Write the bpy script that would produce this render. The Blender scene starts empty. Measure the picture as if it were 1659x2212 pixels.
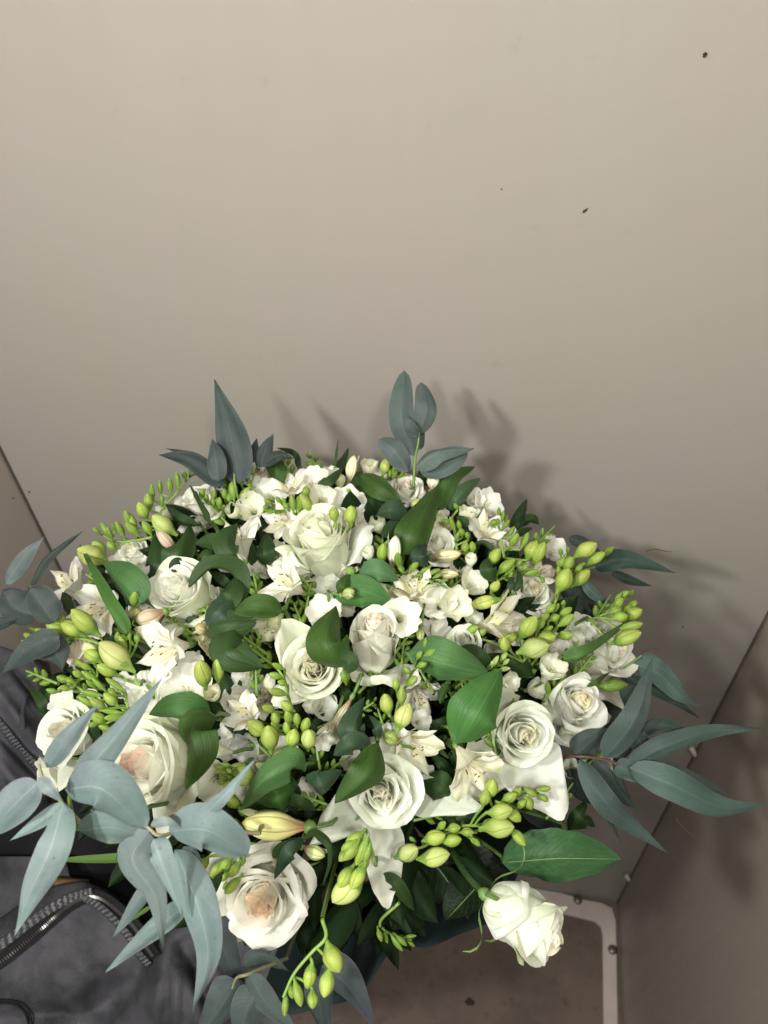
import bpy, math, random
import numpy as np
from mathutils import Vector, Matrix
random.seed(7)
PI = math.pi
scene = bpy.context.scene
COL = scene.collection

# ------------------------------------------------------------------ camera
PW, PH, FPX = 1659.0, 2212.0, 1661.0          # the photograph's frame and focal length in its own units
CAM_H = 1.72
_down = np.array([72.0, -1671.0, -1661.0]); _down /= np.linalg.norm(_down)
U = -_down                                     # world up seen from the camera (x right, y up, z back)
_f = np.array([0, 0, -1.0]); _f = _f - U * _f.dot(U); _f /= np.linalg.norm(_f)
_r = np.cross(_f, U)
YAW = math.radians(11.5)
G = math.cos(YAW) * _f + math.sin(YAW) * _r    # towards the back wall
XR = np.cross(G, U)
R3 = np.array([XR, G, U])                      # camera -> world
CAMP = np.array([0, 0, CAM_H])
cam_data = bpy.data.cameras.new('camera'); cam = bpy.data.objects.new('camera', cam_data); COL.objects.link(cam)
M4 = Matrix([[*R3[0], 0], [*R3[1], 0], [*R3[2], CAM_H], [0, 0, 0, 1]])
cam.matrix_world = M4
cam_data.sensor_fit = 'VERTICAL'; cam_data.sensor_height = 36.0; cam_data.sensor_width = 27.0
cam_data.lens = 36.0 * FPX / PH
cam_data.clip_start = 0.02; cam_data.clip_end = 50
cam_data.dof.use_dof = True; cam_data.dof.focus_distance = 0.56; cam_data.dof.aperture_fstop = 9.0
scene.camera = cam
scene.render.resolution_x = 768; scene.render.resolution_y = 1024

def ray(px, py):
    return np.array([(px - PW / 2) / FPX, -(py - PH / 2) / FPX, -1.0])
def at(px, py, d):                             # point at depth d (metres) seen at px, py
    return CAMP + R3 @ (ray(px, py) * d)
def wdir(x, y, z):                             # camera-relative direction -> world direction
    v = R3 @ np.array([x, y, z], float); return v / np.linalg.norm(v)
def floor_at(px, py, z=0.0):
    d = R3 @ ray(px, py); return CAMP + d * ((z - CAM_H) / d[2])
def plane_at(px, py, axis, val):
    d = R3 @ ray(px, py); return CAMP + d * ((val - CAMP[axis]) / d[axis])

# ------------------------------------------------------------------ world and lamps
scene.view_settings.view_transform = 'Standard'; scene.view_settings.look = 'None'
scene.view_settings.exposure = 0.0; scene.view_settings.gamma = 1.0
world = bpy.data.worlds.new("World"); scene.world = world; world.use_nodes = True
world.node_tree.nodes['Background'].inputs[0].default_value = (0.95, 0.97, 1.0, 1)
world.node_tree.nodes['Background'].inputs[1].default_value = 0.15
def lamp(name, loc, target, power, size, color):
    l = bpy.data.lights.new(name, 'AREA'); l.shape = 'DISK'; l.size = size; l.energy = power; l.color = color
    o = bpy.data.objects.new(name, l); COL.objects.link(o); o.location = loc
    o.rotation_euler = (Vector(target) - Vector(loc)).to_track_quat('-Z', 'Y').to_euler()
    return o
lamp('ceiling_spot', (-0.56, -0.33, 2.08), (0, 0.40, 1.20), 11.2, 0.085, (0.99, 0.99, 0.955))
lamp('ceiling_spot', (-0.27, -0.40, 2.09), (0.0, 0.40, 1.20), 6.6, 0.09, (1.0, 0.985, 0.95))
lamp('ceiling_spot', (0.17, -0.20, 2.09), (0.05, 0.45, 1.20), 5.8, 0.09, (1.0, 0.99, 0.92))

# ------------------------------------------------------------------ node helpers
def mat(name, rough=0.5, color=(0.5, 0.5, 0.5), spec=0.5):
    m = bpy.data.materials.new(name); m.use_nodes = True
    b = m.node_tree.nodes['Principled BSDF']
    b.inputs['Base Color'].default_value = (*color, 1); b.inputs['Roughness'].default_value = rough
    b.inputs['Specular IOR Level'].default_value = spec
    return m, m.node_tree, b
def N(nt, t, **kw):
    n = nt.nodes.new(t)
    for k, v in kw.items():
        if k.startswith('_'): setattr(n, k[1:], v)
    return n
def mix(nt, fac, a, b, blend='MIX'):
    n = nt.nodes.new('ShaderNodeMix'); n.data_type = 'RGBA'; n.blend_type = blend
    for i, s in ((0, fac), (6, a), (7, b)):
        if hasattr(s, 'links'): nt.links.new(s, n.inputs[i])
        else: n.inputs[i].default_value = (*s, 1) if isinstance(s, tuple) and len(s) == 3 else s
    return n.outputs[2]
def math_(nt, op, a, b=0.0, c=0.0):
    n = nt.nodes.new('ShaderNodeMath'); n.operation = op
    for i, s in enumerate((a, b, c)):
        if hasattr(s, 'links'): nt.links.new(s, n.inputs[i])
        else: n.inputs[i].default_value = s
    return n.outputs[0]
def sstep(nt, x, lo, hi, a=0.0, b=1.0):
    n = nt.nodes.new('ShaderNodeMapRange'); n.interpolation_type = 'SMOOTHSTEP'
    nt.links.new(x, n.inputs[0])
    for i, s in ((1, lo), (2, hi), (3, a), (4, b)): n.inputs[i].default_value = s
    return n.outputs[0]
def uvxy(nt):
    t = nt.nodes.new('ShaderNodeTexCoord'); s = nt.nodes.new('ShaderNodeSeparateXYZ')
    nt.links.new(t.outputs['UV'], s.inputs[0]); return s.outputs[0], s.outputs[1], t
def noise(nt, vec, scale, detail=3.0, rough=0.5, dist=0.0):
    n = nt.nodes.new('ShaderNodeTexNoise'); n.inputs['Scale'].default_value = scale
    n.inputs['Detail'].default_value = detail; n.inputs['Roughness'].default_value = rough
    n.inputs['Distortion'].default_value = dist
    if vec is not None: nt.links.new(vec, n.inputs['Vector'])
    return n.outputs['Fac'] if 'Fac' in n.outputs else n.outputs[0]
def mapping(nt, vec, scale):
    n = nt.nodes.new('ShaderNodeMapping'); nt.links.new(vec, n.inputs[0]); n.inputs['Scale'].default_value = scale
    return n.outputs[0]
def bump(nt, bsdf, h, strength=0.2, dist=0.001):
    n = nt.nodes.new('ShaderNodeBump'); n.inputs['Strength'].default_value = strength
    n.inputs['Distance'].default_value = dist; nt.links.new(h, n.inputs['Height'])
    nt.links.new(n.outputs[0], bsdf.inputs['Normal']); return n.outputs[0]
def thin(nt, bsdf, col, fac, tint=None):       # thin sheet: part of the light passes through
    tr = nt.nodes.new('ShaderNodeBsdfTranslucent'); mx = nt.nodes.new('ShaderNodeMixShader')
    c = col if tint is None else mix(nt, 1.0, col, tint, 'MULTIPLY')
    nt.links.new(c, tr.inputs[0]); mx.inputs[0].default_value = fac
    out = nt.nodes['Material Output']
    nt.links.new(bsdf.outputs[0], mx.inputs[1]); nt.links.new(tr.outputs[0], mx.inputs[2])
    nt.links.new(mx.outputs[0], out.inputs[0])
MT = {}
def obj_color(nt):
    o = nt.nodes.new('ShaderNodeObjectInfo'); return o.outputs['Color'], o.outputs['Random']

def m_petal():
    m, nt, b = mat('petal', 0.55, spec=0.25); oc, rnd = obj_color(nt); u, v, tc = uvxy(nt)
    # greenish pigment at the claw, fine veins running along the petal
    c = mix(nt, sstep(nt, v, 0.0, 0.42, 0.5, 0.0), oc, (0.70, 0.77, 0.44))
    vn = noise(nt, mapping(nt, tc.outputs['UV'], (34, 3, 1)), 1.0, 4, 0.6)
    c = mix(nt, sstep(nt, vn, 0.42, 0.75, 0.0, 0.22), c, (0.84, 0.85, 0.60), 'MIX')
    bl = noise(nt, tc.outputs['Object'], 90.0, 3, 0.6)
    c = mix(nt, sstep(nt, bl, 0.62, 0.8, 0, 0.22), c, (0.74, 0.66, 0.42))
    nt.links.new(c, b.inputs['Base Color'])
    h = math_(nt, 'ADD', vn, math_(nt, 'MULTIPLY', noise(nt, tc.outputs['Object'], 130.0, 3), 1.4))
    bump(nt, b, h, 0.35, 0.0007)
    b.inputs['Sheen Weight'].default_value = 0.08
    thin(nt, b, c, 0.42)
    MT['petal'] = m
def m_petal_red():                              # old guard petal with crimson blotches along its edge
    m, nt, b = mat('petal_blotched', 0.55, spec=0.25); oc, rnd = obj_color(nt); u, v, tc = uvxy(nt)
    c = mix(nt, sstep(nt, v, 0.0, 0.4, 0.6, 0.0), oc, (0.55, 0.66, 0.32))
    n1 = noise(nt, tc.outputs['UV'], 17, 3, 0.6)
    e = math_(nt, 'MULTIPLY', sstep(nt, u, 0.06, 0.01), sstep(nt, n1, 0.56, 0.60))
    e2 = math_(nt, 'MULTIPLY', sstep(nt, v, 0.95, 0.99), sstep(nt, n1, 0.64, 0.68))
    c = mix(nt, math_(nt, 'MAXIMUM', e, e2), c, (0.30, 0.015, 0.03))
    nt.links.new(c, b.inputs['Base Color']); thin(nt, b, c, 0.25); MT['petal_red'] = m
def m_alstro(name, streak):
    m, nt, b = mat(name, 0.5, spec=0.3); oc, rnd = obj_color(nt); u, v, tc = uvxy(nt)
    du = math_(nt, 'ABSOLUTE', math_(nt, 'SUBTRACT', u, 0.5))
    c = mix(nt, sstep(nt, v, 0.0, 0.32, 0.7, 0.0), oc, (0.62, 0.44, 0.33))
    if streak:
        c = mix(nt, math_(nt, 'MULTIPLY', sstep(nt, v, 0.2, 0.5), sstep(nt, v, 0.95, 0.6, 0, 0.6)), c, (0.78, 0.74, 0.36))
        vo = nt.nodes.new('ShaderNodeTexVoronoi'); vo.inputs['Scale'].default_value = 1.0
        nt.links.new(mapping(nt, tc.outputs['UV'], (6, 4, 1)), vo.inputs['Vector'])
        vo.inputs['Randomness'].default_value = 0.75
        nt.links.new(mapping(nt, tc.outputs['UV'], (7, 3.6, 1)), vo.inputs['Vector'])
        s = sstep(nt, vo.outputs['Distance'], 0.30, 0.22)
        s = math_(nt, 'MULTIPLY', s, math_(nt, 'MULTIPLY', sstep(nt, v, 0.34, 0.42), sstep(nt, v, 0.93, 0.85)))
        c = mix(nt, s, c, (0.06, 0.012, 0.01))
    else:
        tip = math_(nt, 'MULTIPLY', sstep(nt, v, 0.80, 0.97), sstep(nt, du, 0.16, 0.02))
        c = mix(nt, math_(nt, 'MULTIPLY', tip, 0.8), c, (0.36, 0.42, 0.10))
        rib = math_(nt, 'MULTIPLY', sstep(nt, du, 0.09, 0.0), sstep(nt, v, 0.9, 0.3, 0.25, 0.55))
        c = mix(nt, rib, c, (0.50, 0.44, 0.20))
    vn = noise(nt, mapping(nt, tc.outputs['UV'], (30, 2, 1)), 1.0, 3, 0.6)
    c = mix(nt, sstep(nt, vn, 0.5, 0.75, 0, 0.22), c, (0.62, 0.58, 0.38))
    nt.links.new(c, b.inputs['Base Color']); bump(nt, b, vn, 0.3, 0.0006); thin(nt, b, c, 0.32); MT[name] = m
def m_bud():
    m, nt, b = mat('bud', 0.46, spec=0.3); oc, rnd = obj_color(nt); u, v, tc = uvxy(nt)
    c = mix(nt, sstep(nt, v, 0.05, 0.55, 0.75, 0.0), oc, (0.15, 0.27, 0.035))
    c = mix(nt, sstep(nt, v, 0.84, 1.0, 0.0, 0.3), c, (0.50, 0.56, 0.13))
    seam = math_(nt, 'ABSOLUTE', math_(nt, 'SINE', math_(nt, 'MULTIPLY', math_(nt, 'ADD', u, math_(nt, 'MULTIPLY', v, 0.10)), 3 * PI)))
    c = mix(nt, sstep(nt, seam, 0.14, 0.0, 0, 0.6), c, (0.16, 0.25, 0.03))
    vn = noise(nt, mapping(nt, tc.outputs['UV'], (30, 3, 1)), 1.0, 3, 0.6)
    c = mix(nt, sstep(nt, vn, 0.45, 0.8, 0, 0.3), c, (0.25, 0.34, 0.06))
    nt.links.new(c, b.inputs['Base Color'])
    h = math_(nt, 'ADD', sstep(nt, seam, 0.0, 0.22), math_(nt, 'MULTIPLY', vn, 0.35))
    bump(nt, b, h, 0.6, 0.0006)
    b.inputs['Subsurface Weight'].default_value = 0.08; b.inputs['Subsurface Radius'].default_value = (0.6, 0.8, 0.2)
    b.inputs['Subsurface Scale'].default_value = 0.003
    MT['bud'] = m
def m_lilybud():                                # ribbed alstroemeria bud, dusky pink at its foot
    m, nt, b = mat('lily_bud', 0.42, spec=0.35); oc, rnd = obj_color(nt); u, v, tc = uvxy(nt)
    c = mix(nt, sstep(nt, v, 0.02, 0.45, 0.95, 0.0), oc, (0.30, 0.13, 0.08))
    rib = math_(nt, 'ABSOLUTE', math_(nt, 'SINE', math_(nt, 'MULTIPLY', u, 6 * PI)))
    c = mix(nt, sstep(nt, rib, 0.30, 0.0, 0, 0.75), c, (0.16, 0.19, 0.03))
    c = mix(nt, sstep(nt, v, 0.9, 1.0, 0, 0.6), c, (0.25, 0.30, 0.05))
    nt.links.new(c, b.inputs['Base Color']); bump(nt, b, rib, 0.5, 0.0008); MT['lily_bud'] = m
def m_leaf():
    m, nt, b = mat('leaf', 0.5, spec=0.30); oc, rnd = obj_color(nt); u, v, tc = uvxy(nt)
    du = math_(nt, 'ABSOLUTE', math_(nt, 'SUBTRACT', u, 0.5))
    w = math_(nt, 'SINE', math_(nt, 'MULTIPLY', u, 60.0))
    w2 = noise(nt, mapping(nt, tc.outputs['UV'], (24, 1.6, 1)), 1.0, 3, 0.55)
    c = mix(nt, sstep(nt, w2, 0.38, 0.66, 0.0, 0.45), oc, mix(nt, 1.0, oc, (0.55, 0.62, 0.5), 'MULTIPLY'))
    c = mix(nt, sstep(nt, noise(nt, tc.outputs['Object'], 45.0, 3), 0.4, 0.75, 0, 0.35), c, mix(nt, 1.0, oc, (1.5, 1.35, 0.9), 'MULTIPLY'))
    wn = noise(nt, mapping(nt, tc.outputs['UV'], (46, 0.8, 1)), 1.0, 2, 0.5)
    c = mix(nt, sstep(nt, wn, 0.60, 0.72, 0, 0.30), c, mix(nt, 1.0, oc, (1.6, 1.5, 1.2), 'MULTIPLY'))
    c = mix(nt, sstep(nt, noise(nt, tc.outputs['Object'], 160.0, 3, 0.6), 0.66, 0.74, 0, 0.4), c, mix(nt, 1.0, oc, (1.9, 1.6, 1.3), 'MULTIPLY'))
    c = mix(nt, sstep(nt, du, 0.014, 0.004, 0, 0.5), c, mix(nt, 1.0, oc, (1.9, 1.7, 1.4), 'MULTIPLY'))
    c = mix(nt, sstep(nt, du, 0.49, 0.5, 0, 0.4), c, mix(nt, 1.0, oc, (2.0, 1.8, 1.4), 'MULTIPLY'))
    nt.links.new(c, b.inputs['Base Color'])
    r = sstep(nt, noise(nt, tc.outputs['Object'], 60.0, 2), 0.3, 0.7, 0.42, 0.62); nt.links.new(r, b.inputs['Roughness'])
    h = math_(nt, 'ADD', math_(nt, 'MULTIPLY', wn, 0.8), math_(nt, 'ADD', math_(nt, 'MULTIPLY', w2, 1.3), math_(nt, 'MULTIPLY', noise(nt, tc.outputs['Object'], 110, 4), 1.2))); bump(nt, b, h, 0.5, 0.0009)
    thin(nt, b, c, 0.08, (1.2, 1.5, 0.5)); MT['leaf'] = m
def m_roseleaf():
    m, nt, b = mat('toothed_leaf', 0.5, spec=0.25); oc, rnd = obj_color(nt); u, v, tc = uvxy(nt)
    du = math_(nt, 'ABSOLUTE', math_(nt, 'SUBTRACT', u, 0.5))
    side = math_(nt, 'FRACT', math_(nt, 'SUBTRACT', math_(nt, 'MULTIPLY', v, 9.0), math_(nt, 'MULTIPLY', du, 6.0)))
    vein = sstep(nt, math_(nt, 'ABSOLUTE', math_(nt, 'SUBTRACT', side, 0.5)), 0.07, 0.0)
    c = mix(nt, math_(nt, 'MULTIPLY', vein, 0.35), oc, (0.10, 0.19, 0.06))
    c = mix(nt, sstep(nt, noise(nt, tc.outputs['UV'], 9, 4), 0.45, 0.7, 0, 0.5), c, mix(nt, 1.0, oc, (1.6, 1.5, 1.3), 'MULTIPLY'))
    c = mix(nt, sstep(nt, du, 0.014, 0.003, 0, 0.8), c, (0.22, 0.32, 0.13))
    nt.links.new(c, b.inputs['Base Color'])
    bump(nt, b, math_(nt, 'SUBTRACT', noise(nt, tc.outputs['UV'], 16, 3), vein), 0.5, 0.001); thin(nt, b, c, 0.1); MT['toothed_leaf'] = m
def m_euc():
    m, nt, b = mat('eucalyptus_leaf', 0.6, spec=0.3); oc, rnd = obj_color(nt); u, v, tc = uvxy(nt)
    du = math_(nt, 'ABSOLUTE', math_(nt, 'SUBTRACT', u, 0.5))
    c = mix(nt, sstep(nt, noise(nt, tc.outputs['Object'], 55.0, 4, 0.6), 0.38, 0.68, 0, 0.6), oc, mix(nt, 1.0, oc, (0.58, 0.68, 0.68), 'MULTIPLY'))
    c = mix(nt, sstep(nt, noise(nt, tc.outputs['Object'], 14.0, 2), 0.4, 0.65, 0, 0.4), c, mix(nt, 1.0, oc, (0.85, 1.12, 0.88), 'MULTIPLY'))
    side = math_(nt, 'FRACT', math_(nt, 'SUBTRACT', math_(nt, 'MULTIPLY', v, 14.0), math_(nt, 'MULTIPLY', du, 7.0)))
    vein = sstep(nt, math_(nt, 'ABSOLUTE', math_(nt, 'SUBTRACT', side, 0.5)), 0.07, 0.0)
    c = mix(nt, math_(nt, 'MULTIPLY', vein, 0.10), c, mix(nt, 1.0, oc, (1.5, 1.4, 1.3), 'MULTIPLY'))
    c = mix(nt, math_(nt, 'MULTIPLY', sstep(nt, du, 0.018, 0.005), sstep(nt, v, 0.95, 0.1, 0.2, 0.62)), c, mix(nt, 1.0, oc, (1.9, 1.75, 1.45), 'MULTIPLY'))
    c = mix(nt, sstep(nt, noise(nt, tc.outputs['Object'], 300.0, 2), 0.68, 0.73, 0, 0.55), c, (0.10, 0.09, 0.06))
    c = mix(nt, sstep(nt, du, 0.485, 0.5, 0, 0.45), c, (0.30, 0.20, 0.17))
    nt.links.new(c, b.inputs['Base Color'])
    bump(nt, b, math_(nt, 'ADD', vein, noise(nt, tc.outputs['Object'], 120.0, 4)), 0.35, 0.0006)
    thin(nt, b, c, 0.12); MT['euc'] = m
def m_stem():
    m, nt, b = mat('stem', 0.45, spec=0.4); oc, rnd = obj_color(nt); tc = nt.nodes.new('ShaderNodeTexCoord')
    c = mix(nt, sstep(nt, noise(nt, tc.outputs['Object'], 80, 3), 0.35, 0.7, 0, 0.5), oc, mix(nt, 1.0, oc, (0.6, 0.6, 0.5), 'MULTIPLY'))
    nt.links.new(c, b.inputs['Base Color']); MT['stem'] = m
for f_ in (m_petal, m_petal_red, m_bud, m_lilybud, m_leaf, m_roseleaf, m_euc, m_stem): f_()
m_alstro('alstro', False); m_alstro('alstro_streak', True)

# ------------------------------------------------------------------ mesh helpers
def mesh_grid(name, P, closed_u=False, uvs=None):
    nv, nu = P.shape[:2]
    me = bpy.data.meshes.new(name)
    idx = np.arange(nv * nu).reshape(nv, nu)
    if closed_u: idx = np.concatenate([idx, idx[:, :1]], 1)
    a, b, c, d = idx[:-1, :-1], idx[:-1, 1:], idx[1:, 1:], idx[1:, :-1]
    F = np.stack([a, b, c, d], -1).reshape(-1, 4)
    me.vertices.add(nv * nu); me.vertices.foreach_set('co', P.reshape(-1).astype(np.float32))
    me.loops.add(F.size); me.loops.foreach_set('vertex_index', F.reshape(-1).astype(np.int32))
    me.polygons.add(len(F)); me.polygons.foreach_set('loop_start', np.arange(0, F.size, 4, dtype=np.int32))
    me.update(calc_edges=True)
    me.polygons.foreach_set('use_smooth', np.ones(len(F), bool))
    ncol = nu + (1 if closed_u else 0)
    uu, vv = np.meshgrid(np.linspace(0, 1, ncol), np.linspace(0, 1, nv)); UVg = np.stack([uu, vv], -1)
    ca = [UVg[:-1, :-1], UVg[:-1, 1:], UVg[1:, 1:], UVg[1:, :-1]]
    uvl = me.uv_layers.new(name='UVMap'); uvl.data.foreach_set('uv', np.stack(ca, 2).reshape(-1).astype(np.float32))
    return me
def mesh_poly(name, V, F, smooth=False):
    me = bpy.data.meshes.new(name); me.from_pydata([tuple(map(float, v)) for v in V], [], F); me.update()
    if smooth: me.polygons.foreach_set('use_smooth', np.ones(len(F), bool))
    return me
def obj(name, me, m=None, parent=None, color=None, mw=None):
    o = bpy.data.objects.new(name, me); COL.objects.link(o)
    if m is not None and me is not None and not me.materials: me.materials.append(MT[m] if isinstance(m, str) else m)
    if parent is not None: o.parent = parent
    if mw is not None: o.matrix_local = mw
    if color is not None: o.color = (*color, 1)
    return o
def tag(o, label=None, cat=None, group=None, kind=None):
    if label: o['label'] = label
    if cat: o['category'] = cat
    if group: o['group'] = group
    if kind: o['kind'] = kind
    return o
def thing(name, label, cat, mw=None, group=None):
    o = bpy.data.objects.new(name, None); COL.objects.link(o); o.empty_display_size = 0.01
    if mw is not None: o.matrix_world = mw
    return tag(o, label, cat, group)
def frame(pos, z, x=None, roll=0.0, s=1.0):
    z = np.array(z, float); z /= np.linalg.norm(z)
    x = np.array([0.31, 0.2, 0.93]) if x is None else np.array(x, float)
    x = x - z * x.dot(z)
    if np.linalg.norm(x) < 1e-4: x = np.cross(z, [1, 0, 0])
    x /= np.linalg.norm(x); y = np.cross(z, x)
    x, y = x * math.cos(roll) + y * math.sin(roll), y * math.cos(roll) - x * math.sin(roll)
    m = np.eye(4); m[:3, 0] = x * s; m[:3, 1] = y * s; m[:3, 2] = z * s; m[:3, 3] = pos
    return Matrix(m.tolist())
def smooth01(x, lo, hi):
    t = np.clip((x - lo) / (hi - lo), 0, 1); return t * t * (3 - 2 * t)
def catmull(pts, n):
    P = np.array(pts, float)
    if len(P) == 2: return P[0] + (P[1] - P[0]) * np.linspace(0, 1, n)[:, None]
    E = np.vstack([2 * P[0] - P[1], P, 2 * P[-1] - P[-2]]); out = []
    for t in np.linspace(0, len(P) - 1 - 1e-9, n):
        i = int(t); f = t - i; a, b, c, d = E[i:i + 4]
        out.append(0.5 * (2 * b + (c - a) * f + (2 * a - 5 * b + 4 * c - d) * f * f + (3 * b - a - 3 * c + d) * f ** 3))
    return np.array(out)
def tube(name, pts, r0, r1, m, parent, color, n=14, sides=7):
    P = catmull(pts, n); T = np.gradient(P, axis=0); T /= np.linalg.norm(T, axis=1)[:, None] + 1e-12
    ref = np.array([0.3, 0.5, 0.81]); G_ = np.zeros((n, sides, 3))
    for i in range(n):
        a = np.cross(T[i], ref); a /= np.linalg.norm(a); b = np.cross(T[i], a); r = r0 + (r1 - r0) * i / (n - 1)
        for j in range(sides):
            t = 2 * PI * j / sides; G_[i, j] = P[i] + r * (a * math.cos(t) + b * math.sin(t))
    return obj(name, mesh_grid(name, G_, True), m, parent, color)

def petal_grid(L, W, r0, phis, k, az, spiral=0.0, ruffle=0.0, side=0.0, tip=0.0, seed=0, nu=13, nv=15, mid=0.45, vc=0.72,
               notch=0.0, wpow=0.55, rnd=0.20, taper=0.30, crump=0.0):
    rs = np.random.RandomState(seed)
    u = np.linspace(-1, 1, nu)[None, :]; v = np.linspace(0, 1, nv)[:, None]
    p0, p1, p2 = [math.radians(a) for a in phis]
    base = p0 + (p1 - p0) * smooth01(v, 0, mid)
    curl = (p2 - p1) - side * np.abs(u) ** 2.5
    ph = base + curl * smooth01(v, vc, 1.06) ** 1.2 + 0 * u
    ph = ph + 0.12 * np.sin(3.1 * u + rs.rand() * 6) * v ** 2
    Lu = L * (1 - rnd * np.abs(u) ** 2.6 + tip * np.maximum(0, 1 - np.abs(u) * 2.2) - notch * np.exp(-(u / 0.15) ** 2)) + ruffle * 0.5 * np.sin(7 * u + rs.rand() * 6)
    dv = 1 / (nv - 1)
    cr, sr = np.cos(ph), np.sin(ph)
    r = r0 + np.vstack([np.zeros((1, nu)), np.cumsum((cr[1:] + cr[:-1]) / 2, 0)]) * dv * Lu
    z = np.vstack([np.zeros((1, nu)), np.cumsum((sr[1:] + sr[:-1]) / 2, 0)]) * dv * Lu
    Wv = W * (0.06 + 0.94 * v ** wpow * (1 - taper * smooth01(v, 0.62, 1.05)))
    rho = np.maximum(r, 0.10) * k
    th = np.clip(u * Wv / rho, -2.7, 2.7)
    X = r + spiral * u * v - rho * (1 - np.cos(th)); Y = rho * np.sin(th)
    wob = ruffle * v ** 2.5 * (np.sin(5.2 * u + rs.rand() * 6) + 0.6 * np.sin(9.5 * u + rs.rand() * 6))
    X = X + wob; z = z + wob * 0.5 + 0.02 * np.sin(4 * v + 3 * u + rs.rand() * 6) * v
    if crump:
        q1, q2, q3 = rs.rand(3) * 6
        X = X + crump * v * (np.sin(4.2 * u + 3.5 * v + q1) + 0.55 * np.sin(8.5 * u - 6 * v + q2) + 0.35 * np.sin(15 * u + 9 * v + q3))
    c, s = math.cos(az), math.sin(az)
    return np.stack([X * c - Y * s, X * s + Y * c, z], -1)

CREAM = (0.93, 0.92, 0.80); WHITE = (0.945, 0.945, 0.855); GREENW = (0.82, 0.87, 0.66)
PEACH = (0.93, 0.76, 0.60); PINK = (0.93, 0.76, 0.68); YEL = (0.92, 0.86, 0.64)
def lerp3(a, b, t): return tuple(a[i] * (1 - t) + b[i] * t for i in range(3))
def build_rose(root, s, H=1.0, op=0.5, n=20, core=CREAM, body=WHITE, outer=GREENW, seed=1, red=(), guards=(), core_t=0.45, width=1.0, sepals=True, calm=1.0):
    rs = np.random.RandomState(seed)
    for i in range(n):
        t = i / (n - 1.0)
        az = i * 2.3999 + rs.uniform(-.18, .18)
        L = (0.95 + 0.15 * max(0, 1 - t / .45) + 0.05 * math.sin(PI * min(1, t * 1.3)) + 0.20 * t * t) * rs.uniform(0.96, 1.04)
        p0 = 88 - 74 * t ** 1.0
        p1 = 94 - (4 + 20 * op) * t ** 1.2
        p2 = 112 - (44 + 120 * op) * t ** 1.2 + rs.uniform(-8, 8)
        W = (0.26 + 0.80 * t ** 0.85) * rs.uniform(0.92, 1.08)
        k = 1.0 + 0.42 * t
        g = petal_grid(L, W * (0.9 + 0.1 * width), 0.012 + 0.10 * t ** 1.3, (p0, p1, p2), k, az, spiral=-0.05 * (1 - t) - 0.02,
                       ruffle=(0.004 + 0.022 * t * op) * (0.6 + rs.rand()), side=(0.2 + 0.9 * t) * op * rs.uniform(0.3, 1.3) + (calm * rs.uniform(0.5, 1.5) if t > 0.45 and rs.rand() < 0.35 else 0),
                       tip=0.04 * t, seed=seed * 100 + i, vc=0.74 - 0.06 * t, rnd=0.16 + 0.08 * t)
        g[..., 2] *= H; g[..., 0:2] *= width
        ta, tb = calm * rs.normal(0, 0.055 + 0.03 * op) * t, rs.uniform(0, 6.28)   # each petal leans its own way
        ax_ = np.array([math.cos(tb), math.sin(tb), 0]); g = g + np.cross(ax_, g) * ta
        g *= s
        tt = min(1, t / core_t); c = lerp3(core, body, tt ** 1.3)
        if t > 0.86: c = lerp3(body, outer, (t - 0.86) / 0.14 * 0.8)
        j = rs.uniform(0.96, 1.03); c = tuple(x * j for x in c)
        obj('petal', mesh_grid('petal', g), 'petal_red' if i in red else 'petal', root, c)
    for (az, L, W, p0, p1, p2, gc) in guards:   # large loose outer petals
        g = petal_grid(L, W, 0.10, (p0, p1, p2), 2.2, az, ruffle=0.025, side=0.5, tip=0.08, seed=seed * 7 + int(az * 10), vc=0.6, wpow=0.75, rnd=0.34, taper=0.42, nu=21, nv=21, crump=0.038)
        g[..., 2] *= H; g *= s
        obj('petal', mesh_grid('petal', g), 'petal_red' if gc == 'red' else 'petal', root, lerp3(body, outer, 0.6) if gc in ('red', None) else gc)
    if sepals:
        for q in range(5):
            g = petal_grid(0.85 * (sepals if sepals is not True else 1), 0.13, 0.09, (-5, 50, -60 + rs.uniform(-30, 30)), 2.0, q * 1.2566 + 0.3, seed=q, nu=5, nv=10, vc=0.4, wpow=0.5)
            w = np.linspace(1, 0.05, 10)[:, None]
            mid_ = g[:, 2:3].copy(); g = mid_ + (g - mid_) * w[..., None]; g[..., 2] -= 0.02
            g *= s; obj('sepal', mesh_grid('sepal', g), 'leaf', root, (0.17, 0.28, 0.09))
        rr = np.array([0.05, 0.11, 0.13, 0.12, 0.09]); zz = np.array([-0.20, -0.14, -0.06, 0.0, 0.06])
        th = np.linspace(0, 2 * PI, 10, endpoint=False)
        g = np.stack([rr[:, None] * np.cos(th), rr[:, None] * np.sin(th), zz[:, None] + 0 * th], -1) * s
        obj('calyx', mesh_grid('calyx', g, True), 'stem', root, (0.16, 0.27, 0.08))
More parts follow.
